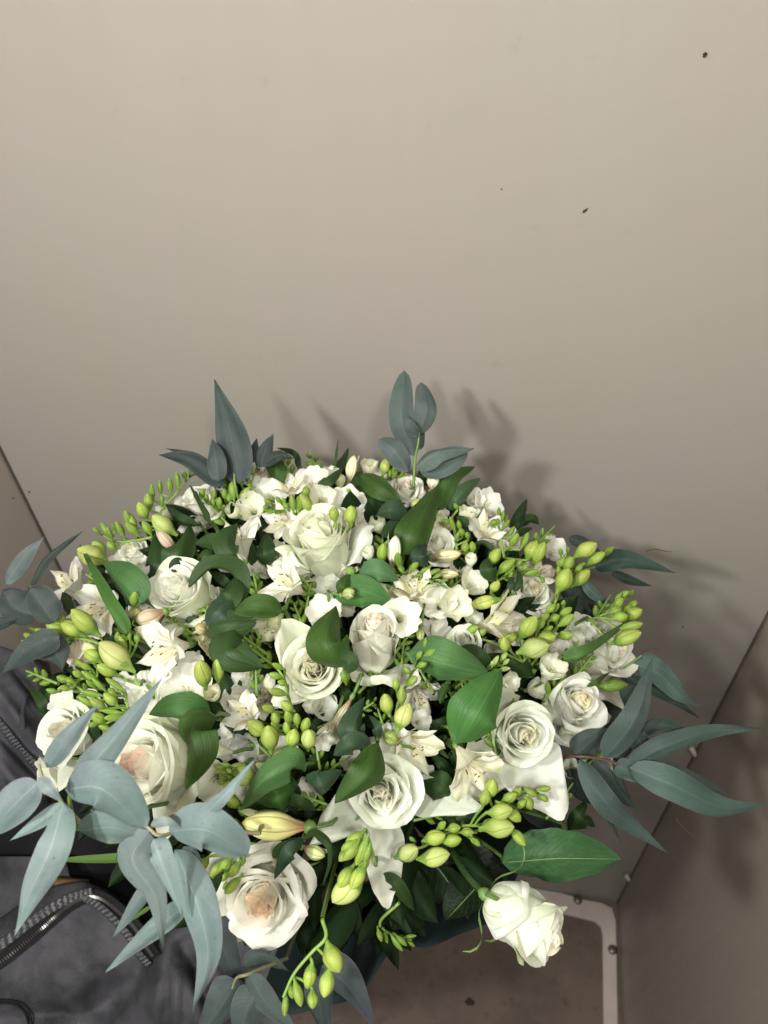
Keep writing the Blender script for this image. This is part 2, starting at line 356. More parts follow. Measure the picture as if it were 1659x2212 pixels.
#@@LIB_END
# ------------------------------------------------------------------ coordinates of the photograph's enlargements
CR = {'1': (0, 900, 800), '2': (700, 900, 800), '3': (1248, 1350, 800), '4': (0, 1400, 800), '5': (600, 1400, 800),
      '6': (0, 1950, 800), '7': (500, 1950, 800), '8': (1200, 1850, 848), 'A': (400, 1180, 600), 'B': (900, 1180, 600),
      'C': (1100, 1600, 600), 'D': (0, 1500, 600), 'E': (500, 1850, 600), 'F': (0, 2250, 500), 'G': (400, 2300, 700)}
KD = 1659.0 / 2048.0
def px(cr, x, y):
    if cr == 'P': return float(x), float(y)
    x0, y0, w = CR[cr]; k = w / 1659.0 * KD
    return x0 * KD + x * k, y0 * KD + y * k
def pk(cr): return 1.0 if cr == 'P' else CR[cr][2] / 1659.0 * KD
def D(x, y):                                   # depth of the bouquet's domed surface
    rho2 = ((x - 715) / 690.0) ** 2 + ((y - 1500) / 560.0) ** 2
    base = 0.495 + (1960 - y) / 960.0 * 0.145
    return base + 0.12 * (1 - math.sqrt(max(0.0, 1 - min(rho2, 1.0)))) + 0.03 * max(0, rho2 - 1) ** 0.5
BIND = at(770, 1700, 0.84) + np.array([0, 0, -0.03])
TOCAM = wdir(0, 0, 1)

PWI, PHI = 415, 554
OCC = np.zeros((PHI, PWI), bool)
def occ(x, y, r):
    x, y, r = x / 4, y / 4, r / 4; a, b, c, d = int(max(0, y - r)), int(min(PHI, y + r + 1)), int(max(0, x - r)), int(min(PWI, x + r + 1))
    if b <= a or d <= c: return
    yy, xx = np.mgrid[a:b, c:d]; OCC[a:b, c:d] |= (xx - x) ** 2 + (yy - y) ** 2 < r * r
def stem_to_bind(root, p0, ax, r=0.0018, color=(0.13, 0.22, 0.05)):
    """flower stalk from the flower's foot down to the tie point of the bouquet (root-local)"""
    p0 = np.array(p0, float); ax = np.array(ax, float)
    L = np.linalg.norm(BIND - p0)
    pts = [p0, p0 - ax * 0.012 - TOCAM * 0.012, p0 * .75 + BIND * .25 - TOCAM * 0.035, p0 * .4 + BIND * .6 - TOCAM * 0.02, BIND]
    inv = np.array(root.matrix_world.inverted())
    P = [(inv @ np.append(q, 1))[:3] for q in pts]
    sc = np.linalg.norm(inv[:3, 0])
    tube('stem', P, r * sc, r * 1.3 * sc, 'stem', root, color, n=12, sides=6)

BUDS = []
def bud_mesh(seed, rmax=0.25, lob=0.10, ridges=3, nu=15, nv=13, pw=0.95, bend=0.06, tipr=0.02, neck=0.05):
    rs = np.random.RandomState(seed); v = np.linspace(0, 1, nv)
    prof = neck * (1 - v) + rmax * np.sin(PI * np.clip(v, 0, 1) ** pw) ** 0.85
    prof = np.where(v > 0.5, rmax * (1 - ((v - 0.5) / 0.5) ** 2.3) ** 0.75 + tipr * 0, prof)
    prof = np.where(v <= 0.5, neck + (rmax - neck) * smooth01(v, 0.0, 0.5) ** 0.8, prof); prof[-1] = 0.004
    th = np.linspace(0, 2 * PI, nu, endpoint=False)
    tw = 0.5 * v[:, None]
    rad = prof[:, None] * (1 - lob * (1 - np.abs(np.sin((th[None, :] + tw) * ridges / 2.0))) + 0 * v[:, None])
    rad *= 1 + 0.03 * rs.randn(1, nu) * np.sin(PI * v)[:, None]
    X = rad * np.cos(th) + (bend * v ** 2)[:, None]; Y = rad * np.sin(th) * (0.92)
    return mesh_grid('bud', np.stack([X, Y, v[:, None] + 0 * th], -1), True)
def bract_mesh():
    nv, nu = 7, 12; v = np.linspace(0, 1, nv); th = np.linspace(0, 2 * PI, nu, endpoint=False)
    top = 0.27 + 0.16 * np.maximum(0, np.cos(th)) + 0.08 * np.maximum(0, -np.cos(th))
    Z = -0.04 + v[:, None] * (top[None, :] + 0.04)
    r = 0.045 + 0.155 * smooth01(Z, 0.0, 0.36)
    return mesh_grid('bract', np.stack([r * np.cos(th) , r * np.sin(th) * .92, Z], -1), True)
for q in range(4): BUDS.append((bud_mesh(q, 0.22 + 0.015 * q, bend=0.03 + 0.02 * q)))
BRACT = bract_mesh()
def put_bud(root, b, t, w, rnd, col=None, d0=None, lift=0.0, tz=0.35, name='bud'):
    """bud with foot at pixel b, tip at pixel t, w = width in pixels"""
    d = (D(*b) if d0 is None else d0) - lift
    L2 = math.hypot(t[0] - b[0], t[1] - b[1]); L2 = max(L2, w * 0.9)
    foot = at(b[0], b[1], d); tip = at(t[0], t[1], d - tz * L2 * d / FPX)
    ax = tip - foot; L = max(np.linalg.norm(ax), w * d / FPX * 1.5) * rnd.uniform(.97, 1.15)
    wm = w * d / FPX
    me = rnd.choice(BUDS); occ((b[0] + t[0]) / 2, (b[1] + t[1]) / 2, L2 * .5)
    m = frame(foot, ax, roll=rnd.uniform(0, 6.28), s=1.0)
    k = wm / 0.485
    m = m @ Matrix.Diagonal((k, k, L, 1))
    big = min(1.0, max(0.0, (w - 9) / 24.0))
    c = col or lerp3((0.17, 0.30, 0.045), (0.46, 0.55, 0.14), big)
    j = rnd.uniform(0.88, 1.12); c = (c[0] * j * .64, c[1] * j * rnd.uniform(0.64, 0.72), c[2] * j * .48)
    inv = root.matrix_world.inverted()
    o = obj(name, me, 'bud', root, c, inv @ m)
    obj('bract', BRACT, 'stem', o, (0.17, 0.29, 0.05))
    return foot
def spray(label, cr, buds, stem=None, lift=0.012, group=None, seed=None, col=None, d0=None, pale=None):
    rnd = random.Random(seed if seed is not None else len(label) * 31 + int(buds[0][0]))
    k = pk(cr); st = stem or [(buds[0][0], buds[0][1])]
    b0 = px(cr, *st[0]); dd = D(*b0) if d0 is None else d0
    root = thing('freesia_spray', label, 'freesia', frame(at(b0[0], b0[1], dd - lift * .5), wdir(0, .4, .9)), group)
    inv = np.array(root.matrix_world.inverted())
    loc = lambda P: (inv @ np.append(P, 1))[:3]
    sp = []
    for (x, y) in st:
        q = px(cr, x, y); dq = (D(*q) if d0 is None else d0); sp.append(at(q[0], q[1], dq - lift * .5))
    if len(sp) > 1:
        C_ = catmull(sp, 24)
        tube('stalk', [loc(p) for p in sp], 0.0012, 0.0008, 'stem', root, (0.23, 0.36, 0.08), n=20)
    else: C_ = np.array(sp)
    for i, b in enumerate(buds):
        p, t = px(cr, b[0], b[1]), px(cr, b[2], b[3])
        bc = None
        if col is not None: bc = col
        if len(b) > 5: bc = b[5]
        foot = put_bud(root, p, t, b[4] * k, rnd, bc, d0=d0, lift=lift + rnd.uniform(-.004, .005), tz=rnd.uniform(0.1, 0.5))
        # little foot joining the bud to the stalk
        if len(sp) > 1:
            jn = C_[np.argmin(np.linalg.norm(C_ - foot, axis=1))]
            if np.linalg.norm(jn - foot) < 0.03:
                tube('pedicel', [loc(jn), loc(foot * .5 + jn * .5 - TOCAM * .002), loc(foot)], 0.0008, 0.0011, 'stem', root, (0.21, 0.35, 0.07), n=6, sides=5)
    stem_to_bind(root, sp[0] if len(sp) > 1 else sp[0], wdir(0, .3, .9), 0.0014)
    return root

def leaf_profile(kind, v):
    if kind == 'ovate': w = np.clip(v, 0, 1) ** 0.55 * np.clip(1 - v, 0, 1) ** 0.80
    elif kind == 'lance': w = np.clip(v, 0, 1) ** 0.5 * np.clip(1 - v, 0, 1) ** 1.1
    elif kind == 'lance2': w = np.clip(v, 0, 1) ** 0.7 * np.clip(1 - v, 0, 1) ** 1.2
    elif kind == 'round': w = np.clip(v, 0, 1) ** 0.48 * np.clip(1 - v, 0, 1) ** 0.52
    elif kind == 'strap': w = np.clip(v * 3 + 0.25, 0, 1) * np.clip(1 - v, 0, 1) ** 0.45
    return w / w.max()
def leaf_grid(P3, w, kind='ovate', roll=0.0, twist=0.0, fold=0.25, wave=0.04, ref=None, nv=22, nu=9, seed=0, teeth=0, arch=0.0):
    rs = np.random.RandomState(seed); P = catmull(P3, nv); T = np.gradient(P, axis=0); T /= np.linalg.norm(T, axis=1)[:, None]
    Lh = np.linalg.norm(P[-1] - P[0]); v = np.linspace(0, 1, nv); u = np.linspace(-1, 1, nu)
    W = 0.5 * w * np.maximum(leaf_profile(kind, v), 0.012)
    Nr = TOCAM if ref is None else ref
    P = P + Nr * (arch * Lh * np.sin(PI * v))[:, None]
    out = np.zeros((nv, nu, 3)); p1, p2, p3 = rs.uniform(0, 6.28, 3)
    for i in range(nv):
        t = T[i]; s = np.cross(t, Nr); s /= np.linalg.norm(s) + 1e-9; n = np.cross(s, t)
        a = roll + twist * (v[i] - 0.5)
        s, n = s * math.cos(a) + n * math.sin(a), n * math.cos(a) - s * math.sin(a)
        tw = 1.0
        if teeth: tw = 1 + 0.07 * (abs(((v[i] * teeth) % 1) - 0.5) * 2 - 0.5) * np.abs(u)
        h = -1.3 * fold * np.abs(u) ** 1.25 * W[i] + 0.05 * W[i] * np.sin(9 * u + p3 + 2 * v[i]) + 0.22 * fold * W[i] * np.cos(PI * u)
        h = h + wave * w * (np.sin(5.5 * v[i] + p1) * 0.6 * u + np.sin(9 * v[i] + p2 + 2 * u) * 0.5 * np.abs(u) ** 2 + 0.3 * np.sin(14 * v[i] + p3) * u)
        out[i] = P[i] + s * (u * W[i] * tw)[:, None] + n * h[:, None] if False else P[i] + np.outer(u * W[i] * tw, s) + np.outer(h, n)
    return out
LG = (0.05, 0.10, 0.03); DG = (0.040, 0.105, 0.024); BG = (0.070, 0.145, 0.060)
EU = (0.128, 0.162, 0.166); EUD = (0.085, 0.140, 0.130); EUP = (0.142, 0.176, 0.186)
def sprig(name, label, cat, cr, leaves, group=None, stem=True, stemcol=(0.14, 0.24, 0.06), twig=None, m='leaf', stemr=0.0014, d0=None):
    """leaves: dicts(p=[(x,y,lift)...], w=, k=, c=, roll=, tw=, f=)"""
    l0 = leaves[0]; q = px(cr, *l0['p'][0][:2]); dd = (D(*q) if d0 is None else d0) - l0['p'][0][2]
    root = thing(name, label, cat, frame(at(q[0], q[1], dd), wdir(0, .4, .9)), group)
    inv = np.array(root.matrix_world.inverted())
    loc = lambda P: (inv @ np.append(P, 1))[:3]
    R_ = inv[:3, :3]
    for i, l in enumerate(leaves):
        P3 = []
        for (x, y, lf) in l['p']:
            q = px(cr, x, y); dq = (D(*q) if l.get('d', d0) is None else l.get('d', d0)) - lf; P3.append(at(q[0], q[1], dq))
        for (x, y, lf) in l['p'][1:-1]: q_ = px(cr, x, y); occ(q_[0], q_[1], l['w'] * pk(cr) * .5)
        w = l['w'] * pk(cr) * (D(*q) if l.get('d', d0) is None else l.get('d', d0)) / FPX
        g = leaf_grid(P3, w, l.get('k', 'ovate'), l.get('roll', 0.0), l.get('tw', 0.0), l.get('f', 0.3), l.get('wv', 0.075), seed=int(abs(l['p'][0][0]) + i * 7 + l['w']), teeth=l.get('teeth', 0), arch=l.get('a', 0.05))
        g = (g.reshape(-1, 3) @ R_.T + inv[:3, 3]).reshape(g.shape)
        o = obj('leaf', mesh_grid('leaf', g), l.get('m', m), root, l.get('c', LG))
        if twig is None and i > 0 and cat != 'eucalyptus':
            pass
    if twig:
        tp = []
        for (x, y, lf) in twig:
            q = px(cr, x, y); dq = (D(*q) if d0 is None else d0) - lf; tp.append(loc(at(q[0], q[1], dq)))
        tube('twig', tp, stemr * .6, stemr, 'stem', root, stemcol, n=18)
    if stem:
        q0 = (twig[-1] if twig else leaves[0]['p'][0]); q = px(cr, *q0[:2])
        stem_to_bind(root, at(q[0], q[1], (D(*q) if d0 is None else d0) - q0[2]), wdir(0, .3, .9), stemr, stemcol)
    return root
def P_(*a): return list(a)

def freesia(label, cr, x, y, R, ax, op=0.6, cup=False, yellow=None, seed=1, col=WHITE, lift=0.0, d0=None, closed=False):
    q = px(cr, x, y); occ(q[0], q[1], R * pk(cr) * .8); d = (D(*q) if d0 is None else d0) - lift; s = R * pk(cr) * d / FPX / 0.55; ax = wdir(*ax)
    if closed: s *= 1.25
    pos = at(q[0], q[1], d) - ax * s * 0.88
    rnd = random.Random(seed)
    root = thing('freesia', label, 'freesia', frame(pos, ax, roll=rnd.uniform(0, 6.28)) if yellow is None else frame(pos, ax, x=wdir(0, -1, 0.05)))
    for i in range(6):
        inner = i % 2
        az = i * PI / 3 + rnd.uniform(-.1, .1)
        if closed: ph = (84, 62, 118 + rnd.uniform(-8, 8)); W = 0.40; vc = 0.55
        elif cup: ph = (82, 52, 100 - 34 * op + rnd.uniform(-8, 8)); W = 0.50; vc = 0.55
        else: ph = (82, 48, 74 - 56 * op + rnd.uniform(-14, 14)); W = 0.60; vc = 0.55
        g = petal_grid(1.08 * rnd.uniform(.95, 1.05), W * (1.0 if inner else 0.92), 0.05 + (0.0 if inner else 0.012), ph, 1.15 if not closed else 1.0, az, ruffle=0.022 * (0 if closed else 1) + .006,
                       side=0.3, seed=seed * 10 + i, mid=0.62, vc=vc, wpow=0.80, nu=13, nv=14, notch=0.0, rnd=0.26, taper=0.22)
        c = col
        if closed or cup:
            c = lerp3(col, (0.72, 0.78, 0.42), 0.35 if not inner else 0.1)
        obj('petal', mesh_grid('petal', g * s), 'petal', root, c)
    if not closed:
        for i in range(3):
            a = i * 2.1; tube('stamen', [(0.02 * s, 0, 0.2 * s), (0.05 * s * math.cos(a), 0.05 * s * math.sin(a), 0.5 * s), (0.08 * s * math.cos(a), 0.08 * s * math.sin(a), 0.72 * s)], 0.012 * s, 0.02 * s, 'stem', root, (0.75, 0.72, 0.5), n=6, sides=5)
    if yellow is not None:
        g = petal_grid(0.84, 0.17, 0.085, (82, 52, 80), 1.15, 0.12, seed=3, mid=0.62, vc=0.55, wpow=0.8, nu=7, nv=9)[4:]
        obj('throat_patch', mesh_grid('throat', g * s * 1.0), 'stem', root, (0.85, 0.50, 0.03))
    rr = np.array([0.03, 0.075, 0.085, 0.08]); zz = np.array([-.05, 0.0, .12, .24]); th = np.linspace(0, 2 * PI, 9, endpoint=False)
    obj('calyx', mesh_grid('calyx', np.stack([rr[:, None] * np.cos(th), rr[:, None] * np.sin(th), zz[:, None] + 0 * th], -1) * s, True), 'stem', root, (0.20, 0.32, 0.07))
    stem_to_bind(root, pos, ax, 0.0012)
    return root

def alstro(label, cr, x, y, S, ax, roll=0.0, op=0.6, seed=1, col=(0.87, 0.86, 0.80), lift=0.0, d0=None, green=False):
    q = px(cr, x, y); occ(q[0], q[1], S * pk(cr) * .45); d = (D(*q) if d0 is None else d0) - lift; s = S * pk(cr) * d / FPX; ax = wdir(*ax)
    pos = at(q[0], q[1], d) - ax * s * 0.62; rnd = random.Random(seed)
    root = thing('alstroemeria', label, 'alstroemeria', frame(pos, ax, x=wdir(0, 1, 0.1), roll=roll))
    for i in range(3):
        az = i * 2 * PI / 3 + rnd.uniform(-.12, .12)
        g = petal_grid(1.0 * rnd.uniform(.95, 1.05), 0.42, 0.04, (76, 58 - 6 * op, 66 - 70 * op + rnd.uniform(-12, 12)), 1.5, az, ruffle=0.035, side=0.25, seed=seed * 10 + i, mid=0.5, vc=0.5, wpow=1.0, notch=-0.05, nu=11, nv=14)
        obj('tepal', mesh_grid('tepal', g * s), 'alstro', root, (0.72, 0.75, 0.50) if green else col)
        az += PI / 3
        g = petal_grid(1.02, 0.23, 0.03, (80, 62, 58 - 75 * op + rnd.uniform(-10, 10)), 1.2, az, ruffle=0.012, side=0.1, seed=seed * 10 + i + 5, mid=0.5, vc=0.5, wpow=1.1, notch=-0.10, nu=9, nv=14)
        g[..., 2] += 0.01
        obj('tepal', mesh_grid('tepal', g * s), 'alstro_streak', root, (0.86, 0.85, 0.72))
    for i in range(5):
        a = i * 1.26 + 0.4; e = np.array([0.13 * math.cos(a), 0.13 * math.sin(a) - 0.06, 0.78 + 0.06 * math.sin(i * 2)]) * s
        f_ = tube('stamen', [(0, 0, 0.15 * s), (e[0] * .35, e[1] * .2, 0.5 * s), tuple(e)], 0.008 * s, 0.006 * s, 'stem', root, (0.80, 0.74, 0.62), n=7, sides=5)
        tube('anther', [tuple(e - np.array([0, .02 * s, 0])), tuple(e), tuple(e + np.array([.01 * s, .028 * s, .01 * s]))], 0.014 * s, 0.013 * s, 'stem', root, (0.16, 0.09, 0.05), n=5, sides=6)
    rr = np.array([0.02, 0.06, 0.075, 0.055]); zz = np.array([-.14, -.08, -.01, .06]); th = np.linspace(0, 2 * PI, 12, endpoint=False)
    rad = rr[:, None] * (1 + 0.12 * np.cos(6 * th))
    obj('ovary', mesh_grid('ovary', np.stack([rad * np.cos(th), rad * np.sin(th), zz[:, None] + 0 * th], -1) * s, True), 'stem', root, (0.16, 0.26, 0.06))
    stem_to_bind(root, pos - ax * .1 * s, ax, 0.0013)
    return root

LB = []
for q in range(2): LB.append(bud_mesh(20 + q, 0.22, lob=0.16, ridges=6, nu=24, nv=16, pw=1.0, bend=0.06))
def lilybud(label, cr, x0, y0, x1, y1, w, col=(0.62, 0.62, 0.30), lift=0.012, tz=0.2, d0=None, seed=1):
    rnd = random.Random(seed); b, t = px(cr, x0, y0), px(cr, x1, y1); occ((b[0] + t[0]) / 2, (b[1] + t[1]) / 2, w * pk(cr) * .8); d = (D(*b) if d0 is None else d0) - lift
    foot = at(b[0], b[1], d); L2 = math.hypot(t[0] - b[0], t[1] - b[1]); tip = at(t[0], t[1], d - tz * L2 * d / FPX)
    ax = tip - foot; L = np.linalg.norm(ax); k = w * pk(cr) * d / FPX / 0.44
    root = thing('alstroemeria_bud', label, 'flower bud', frame(foot, ax))
    o = obj('bud', LB[seed % 2], 'lily_bud', root, col, Matrix.Diagonal((k, k, L, 1)))
    # one tepal lifting off the bud
    g = petal_grid(0.98, 0.20, 0.045, (72, 84, 84), 1.1, 0.8 * seed, seed=seed, nu=7, nv=12, mid=.4, wpow=.9, notch=-.12)
    g = g * np.array([k * 1.05, k * 1.05, L * 1.0]); obj('tepal', mesh_grid('tepal', g), 'alstro', root, lerp3(col, WHITE, .4))
    rr = np.array([0.02, 0.09, 0.11, 0.07]); zz = np.array([-.16, -.10, -.02, .04]); th = np.linspace(0, 2 * PI, 10, endpoint=False)
    obj('ovary', mesh_grid('ovary', np.stack([rr[:, None] * np.cos(th) * k, rr[:, None] * np.sin(th) * k, zz[:, None] * L + 0 * th], -1), True), 'stem', root, (0.14, 0.24, 0.06))
    stem_to_bind(root, foot - ax * .15, ax / L, 0.0012)
    return root

def rose(label, x, y, R, ax, roll=0.0, lift=0.0, d0=None, group=None, reach=0.0, **kw):
    d = (D(x, y) if d0 is None else d0) - lift; s = R * d / FPX / 0.66; a = wdir(*ax); occ(x, y, R * .95); occ(x - a.dot(R3[:, 0]) * 0, y, R)
    pos = at(x, y, d) - a * s * 0.93 * kw.get('H', 1.0)
    root = thing('rose', label, 'rose', frame(pos, a, x=wdir(1, 0, 0.05), roll=roll), group)
    build_rose(root, s, **kw)
    if reach:  # neck and stem darkened in colour for the shade they sit in
        e = pos - a * reach * .3 - TOCAM * 0.07; inv = np.array(root.matrix_world.inverted())
        tube('neck', [(inv @ np.append(q_, 1))[:3] for q_ in (pos - a * s * .1, pos - a * reach * .18 - TOCAM * .018, e)], 0.0026, 0.0026, 'stem', root, (0.03, 0.06, 0.018), n=10, sides=8)
        stem_to_bind(root, e, a, 0.0022, (0.05, 0.09, 0.03))
    else: stem_to_bind(root, pos - a * s * .1, a, 0.0022, (0.10, 0.18, 0.05))
    return root
# ------------------------------------------------------------------ the setting
CX, BY, LX = 0.331, 0.6276, -0.601             # right wall, back wall and left wall of the narrow cabin
def m_wall(name, base, seed):
    m, nt, b = mat(name, 0.42, spec=0.35); tc = nt.nodes.new('ShaderNodeTexCoord')
    n1 = noise(nt, tc.outputs['Object'], 2.2 + seed * .3, 3, 0.55, 0.4)
    n2 = noise(nt, mapping(nt, tc.outputs['Object'], (1, 1, 0.7)), 4.5, 4, 0.6)
    c = mix(nt, sstep(nt, n1, 0.35, 0.65, 0, 0.5), base, (base[0] * 1.02, base[1] * 0.95, base[2] * 0.98))
    c = mix(nt, sstep(nt, n2, 0.42, 0.66, 0, 0.45), c, (base[0] * 0.95, base[1] * 1.0, base[2] * 0.90))
    n3 = noise(nt, tc.outputs['Object'], 38, 4, 0.65)
    c = mix(nt, sstep(nt, n3, 0.64, 0.80, 0, 0.22), c, (base[0] * .6, base[1] * .55, base[2] * .5))
    n4 = noise(nt, mapping(nt, tc.outputs['Object'], (9, 9, 1.2)), 3.0, 5, 0.7)
    c = mix(nt, sstep(nt, n4, 0.58, 0.78, 0, 0.10), c, (base[0] * .72, base[1] * .68, base[2] * .62))
    nt.links.new(c, b.inputs['Base Color'])
    nt.links.new(sstep(nt, n4, 0.3, 0.7, 0.34, 0.52), b.inputs['Roughness'])
    bump(nt, b, math_(nt, 'ADD', noise(nt, tc.outputs['Object'], 420, 3, 0.5), math_(nt, 'MULTIPLY', noise(nt, tc.outputs['Object'], 5, 2, 0.5), 6.0)), 0.12, 0.0006); MT[name] = m
m_wall('wall_back', (0.318, 0.294, 0.262), 0); m_wall('wall_side', (0.325, 0.282, 0.240), 2); m_wall('wall_left', (0.45, 0.405, 0.36), 4)  # left wall base lightened to offset the lamp grazing it
def m_floor():
    m, nt, b = mat('floor', 0.5, spec=0.3); tc = nt.nodes.new('ShaderNodeTexCoord')
    n1 = noise(nt, tc.outputs['Object'], 9, 5, 0.6); n2 = noise(nt, tc.outputs['Object'], 45, 4, 0.6)
    c = mix(nt, sstep(nt, n1, 0.35, 0.7), (0.175, 0.130, 0.105), (0.12, 0.088, 0.07))
    c = mix(nt, sstep(nt, n2, 0.55, 0.72, 0, 0.6), c, (0.085, 0.062, 0.05))
    c = mix(nt, sstep(nt, noise(nt, tc.outputs['Object'], 150, 3, 0.7), 0.66, 0.72, 0, 0.6), c, (0.28, 0.22, 0.18))
    nt.links.new(c, b.inputs['Base Color']); nt.links.new(sstep(nt, n2, 0.3, 0.7, 0.4, 0.6), b.inputs['Roughness']); bump(nt, b, n2, 0.1, 0.001); MT['floor'] = m
m_floor()
def m_simple(name, col, rough, metal=0.0, nz=0.15, sc=60):
    m, nt, b = mat(name, rough); tc = nt.nodes.new('ShaderNodeTexCoord'); b.inputs['Metallic'].default_value = metal
    c = mix(nt, sstep(nt, noise(nt, tc.outputs['Object'], sc, 4), 0.35, 0.7, 0, 1), col, tuple(x * (1 - nz * 2) for x in col))
    nt.links.new(c, b.inputs['Base Color']); MT[name] = m
m_simple('strip', (0.62, 0.53, 0.48), 0.4, 0, .05, 20); m_simple('screw', (0.20, 0.16, 0.13), 0.35, 0.6); m_simple('chip', (0.035, 0.025, 0.02), 0.8)
m_simple('seal', (0.11, 0.09, 0.075), 0.7)
def box(name, lo, hi, m, parent=None):
    x0, y0, z0 = lo; x1, y1, z1 = hi
    V = [(x0, y0, z0), (x1, y0, z0), (x1, y1, z0), (x0, y1, z0), (x0, y0, z1), (x1, y0, z1), (x1, y1, z1), (x0, y1, z1)]
    F = [(0, 3, 2, 1), (4, 5, 6, 7), (0, 1, 5, 4), (1, 2, 6, 5), (2, 3, 7, 6), (3, 0, 4, 7)]
    return obj(name, mesh_poly(name, V, F), m, parent)
tag(box('floor', (LX - .4, -1.6, -0.05), (CX + .4, BY + .06, 0), 'floor'), kind='structure')
tag(box('back_wall', (LX + .0012, BY, 0.0), (CX - .0012, BY + .03, 2.5), 'wall_back'), 'smooth beige laminate wall behind the bouquet', 'wall', kind='structure')
tag(box('left_wall', (LX - .03, -1.6, 0.0), (LX - .0012, BY - .0012, 2.5), 'wall_left'), kind='structure')
tag(box('right_wall', (CX + .0012, -1.6, 0.0), (CX + .03, BY - .0012, 2.5), 'wall_side'), kind='structure')
box_ = tag(box('corner_seam', (LX - .0022, BY - .0035, 0.0), (LX + .0012, BY + .012, 2.5), 'seal'), 'dark vertical joint between the walls at left', 'joint', 'corner joints')
box_ = tag(box('corner_seam', (CX - .0012, BY - .0035, 0.0), (CX + .0016, BY + .012, 2.5), 'seal'), 'dark vertical joint between the walls at right', 'joint', 'corner joints')
# pale metal strip on the floor, turning the corner
def ribbon_floor(name, outer, inner, z, m, parent=None):
    V = []; n = len(outer)
    for zz in (z, 0.0):
        for p in outer + inner: V.append((p[0], p[1], zz))
    F = [(i, i + 1, n + i + 1, n + i) for i in range(n - 1)]; k = 2 * n
    F += [(i, k + i, k + i + 1, i + 1) for i in range(n - 1)] + [(n + i + 1, k + n + i + 1, k + n + i, n + i) for i in range(n - 1)]
    return obj(name, mesh_poly(name, V, F), m, parent)
zs = 0.006
fo = lambda a, b: floor_at(a, b, zs)
wl = 0.062
out = [np.array([LX + .02, BY - .004]), fo(1212, 1929)[:2], fo(1262, 1944)[:2], fo(1300, 1951)[:2], fo(1322, 1962)[:2], fo(1330, 1990)[:2], fo(1334, 2212)[:2]]
inn = [np.array([LX + .02, BY - .004 - wl]), fo(1214, 1973)[:2], fo(1255, 1983)[:2], fo(1284, 1990)[:2], fo(1298, 2002)[:2], fo(1302, 2022)[:2], fo(1304, 2230)[:2]]
dy = out[-1] - out[-2]; dy /= np.linalg.norm(dy); out.append(out[-1] + dy * 1.2)
inn.append(inn[-1] + dy * 1.2)
out[0] = np.array([LX + .02, out[1][1]]); inn[0] = np.array([LX + .02, inn[1][1]])
st_root = thing('floor_strip', 'pale strip screwed to the floor and turning the corner', 'trim', Matrix.Translation((0, 0, 0)))
ribbon_floor('strip', out, inn, zs, 'strip', st_root)
def disc(name, c, n, r, h, m, parent=None, dome=0.35):
    rr = np.array([1.0, 1.0, 0.75, 0.35, 0.01]) * r; zz = np.array([0, 0.5, 0.8, 1.0, 1.0]) * h; th = np.linspace(0, 2 * PI, 14, endpoint=False)
    g = np.stack([rr[:, None] * np.cos(th), rr[:, None] * np.sin(th), zz[:, None] + 0 * th], -1)
    return obj(name, mesh_grid(name, g, True), m, parent, None, frame(c, n))
for (a, b) in ((1248, 1944), (1323, 2052)):
    disc('screw', fo(a, b), (0, 0, 1), 0.009, 0.006, 'screw', st_root)
disc('screw', fo(1318, 2280), (0, 0, 1), 0.009, 0.006, 'screw', st_root)
# clips on the right-hand corner
for (a, b, lab) in ((1500, 1617, 'small pale clip on the corner joint beside the eucalyptus leaves'), (1358, 1890, 'small pale clip at the foot of the corner joint')):
    c = plane_at(a, b, 1, BY); c[0] = min(c[0], CX - 0.004)
    r_ = thing('wall_clip', lab, 'clip', Matrix.Translation(tuple(c)))
    tube('clip_body', [(-.008, -.003, .009), (-.002, -.008, .003), (.001, -.008, -.004), (.002, -.003, -.010)], 0.0042, 0.0034, 'strip', r_, None, n=10, sides=8)
    disc('clip_screw', (-.008, -.002, .008), (0, -1, 0), 0.0035, 0.003, 'screw', r_)
# marks in the wall
def chip(pxy, size, lab, long_=0.0, ang=0.0, name='wall_chip', wall=1):
    c = plane_at(*pxy, 1, BY - 0.0006) if wall == 1 else plane_at(*pxy, 0, LX + .0006)
    rs = random.Random(int(pxy[0])); V = []; n = 11
    nrm = np.array([0, -1.0, 0]) if wall == 1 else np.array([1.0, 0, 0]); e1 = np.array([1.0, 0, 0]) if wall == 1 else np.array([0, 1.0, 0]); e2 = np.array([0, 0, 1.0])
    a1 = e1 * math.cos(ang) + e2 * math.sin(ang); a2 = e2 * math.cos(ang) - e1 * math.sin(ang)
    for ring, (k, h) in enumerate(((1.0, 0.0), (0.7, 0.0012), (0.2, 0.0007))):
        for i in range(n):
            t = 2 * PI * i / n; r = size * k * rs.uniform(0.65, 1.2)
            V.append(c + a1 * r * math.cos(t) * (1 + long_) + a2 * r * math.sin(t) + nrm * h)
    F = [(q * n + i, q * n + (i + 1) % n, (q + 1) * n + (i + 1) % n, (q + 1) * n + i) for q in range(2) for i in range(n)] + [tuple(range(2 * n, 3 * n))]
    return tag(obj(name, mesh_poly(name, V, F), 'chip'), lab, 'mark')
chip((1523, 118), 0.0017, 'dark chip in the beige wall near its top right')
chip((1263, 455), 0.0008, 'short dark slanting scratch in the beige wall', 2.4, 0.75)
chip((1083, 408), 0.0005, 'faint speck in the middle of the beige wall')
chip((63, 1062), 0.0012, 'dark screw hole right of the left joint', name='screw_hole')
c_ = chip((28, 1076), 0.0012, 'dark screw hole left of the left joint', name='screw_hole', wall=0)
chip((1475, 1354), 0.0008, 'tiny dark speck on the wall beside the right-hand rose')

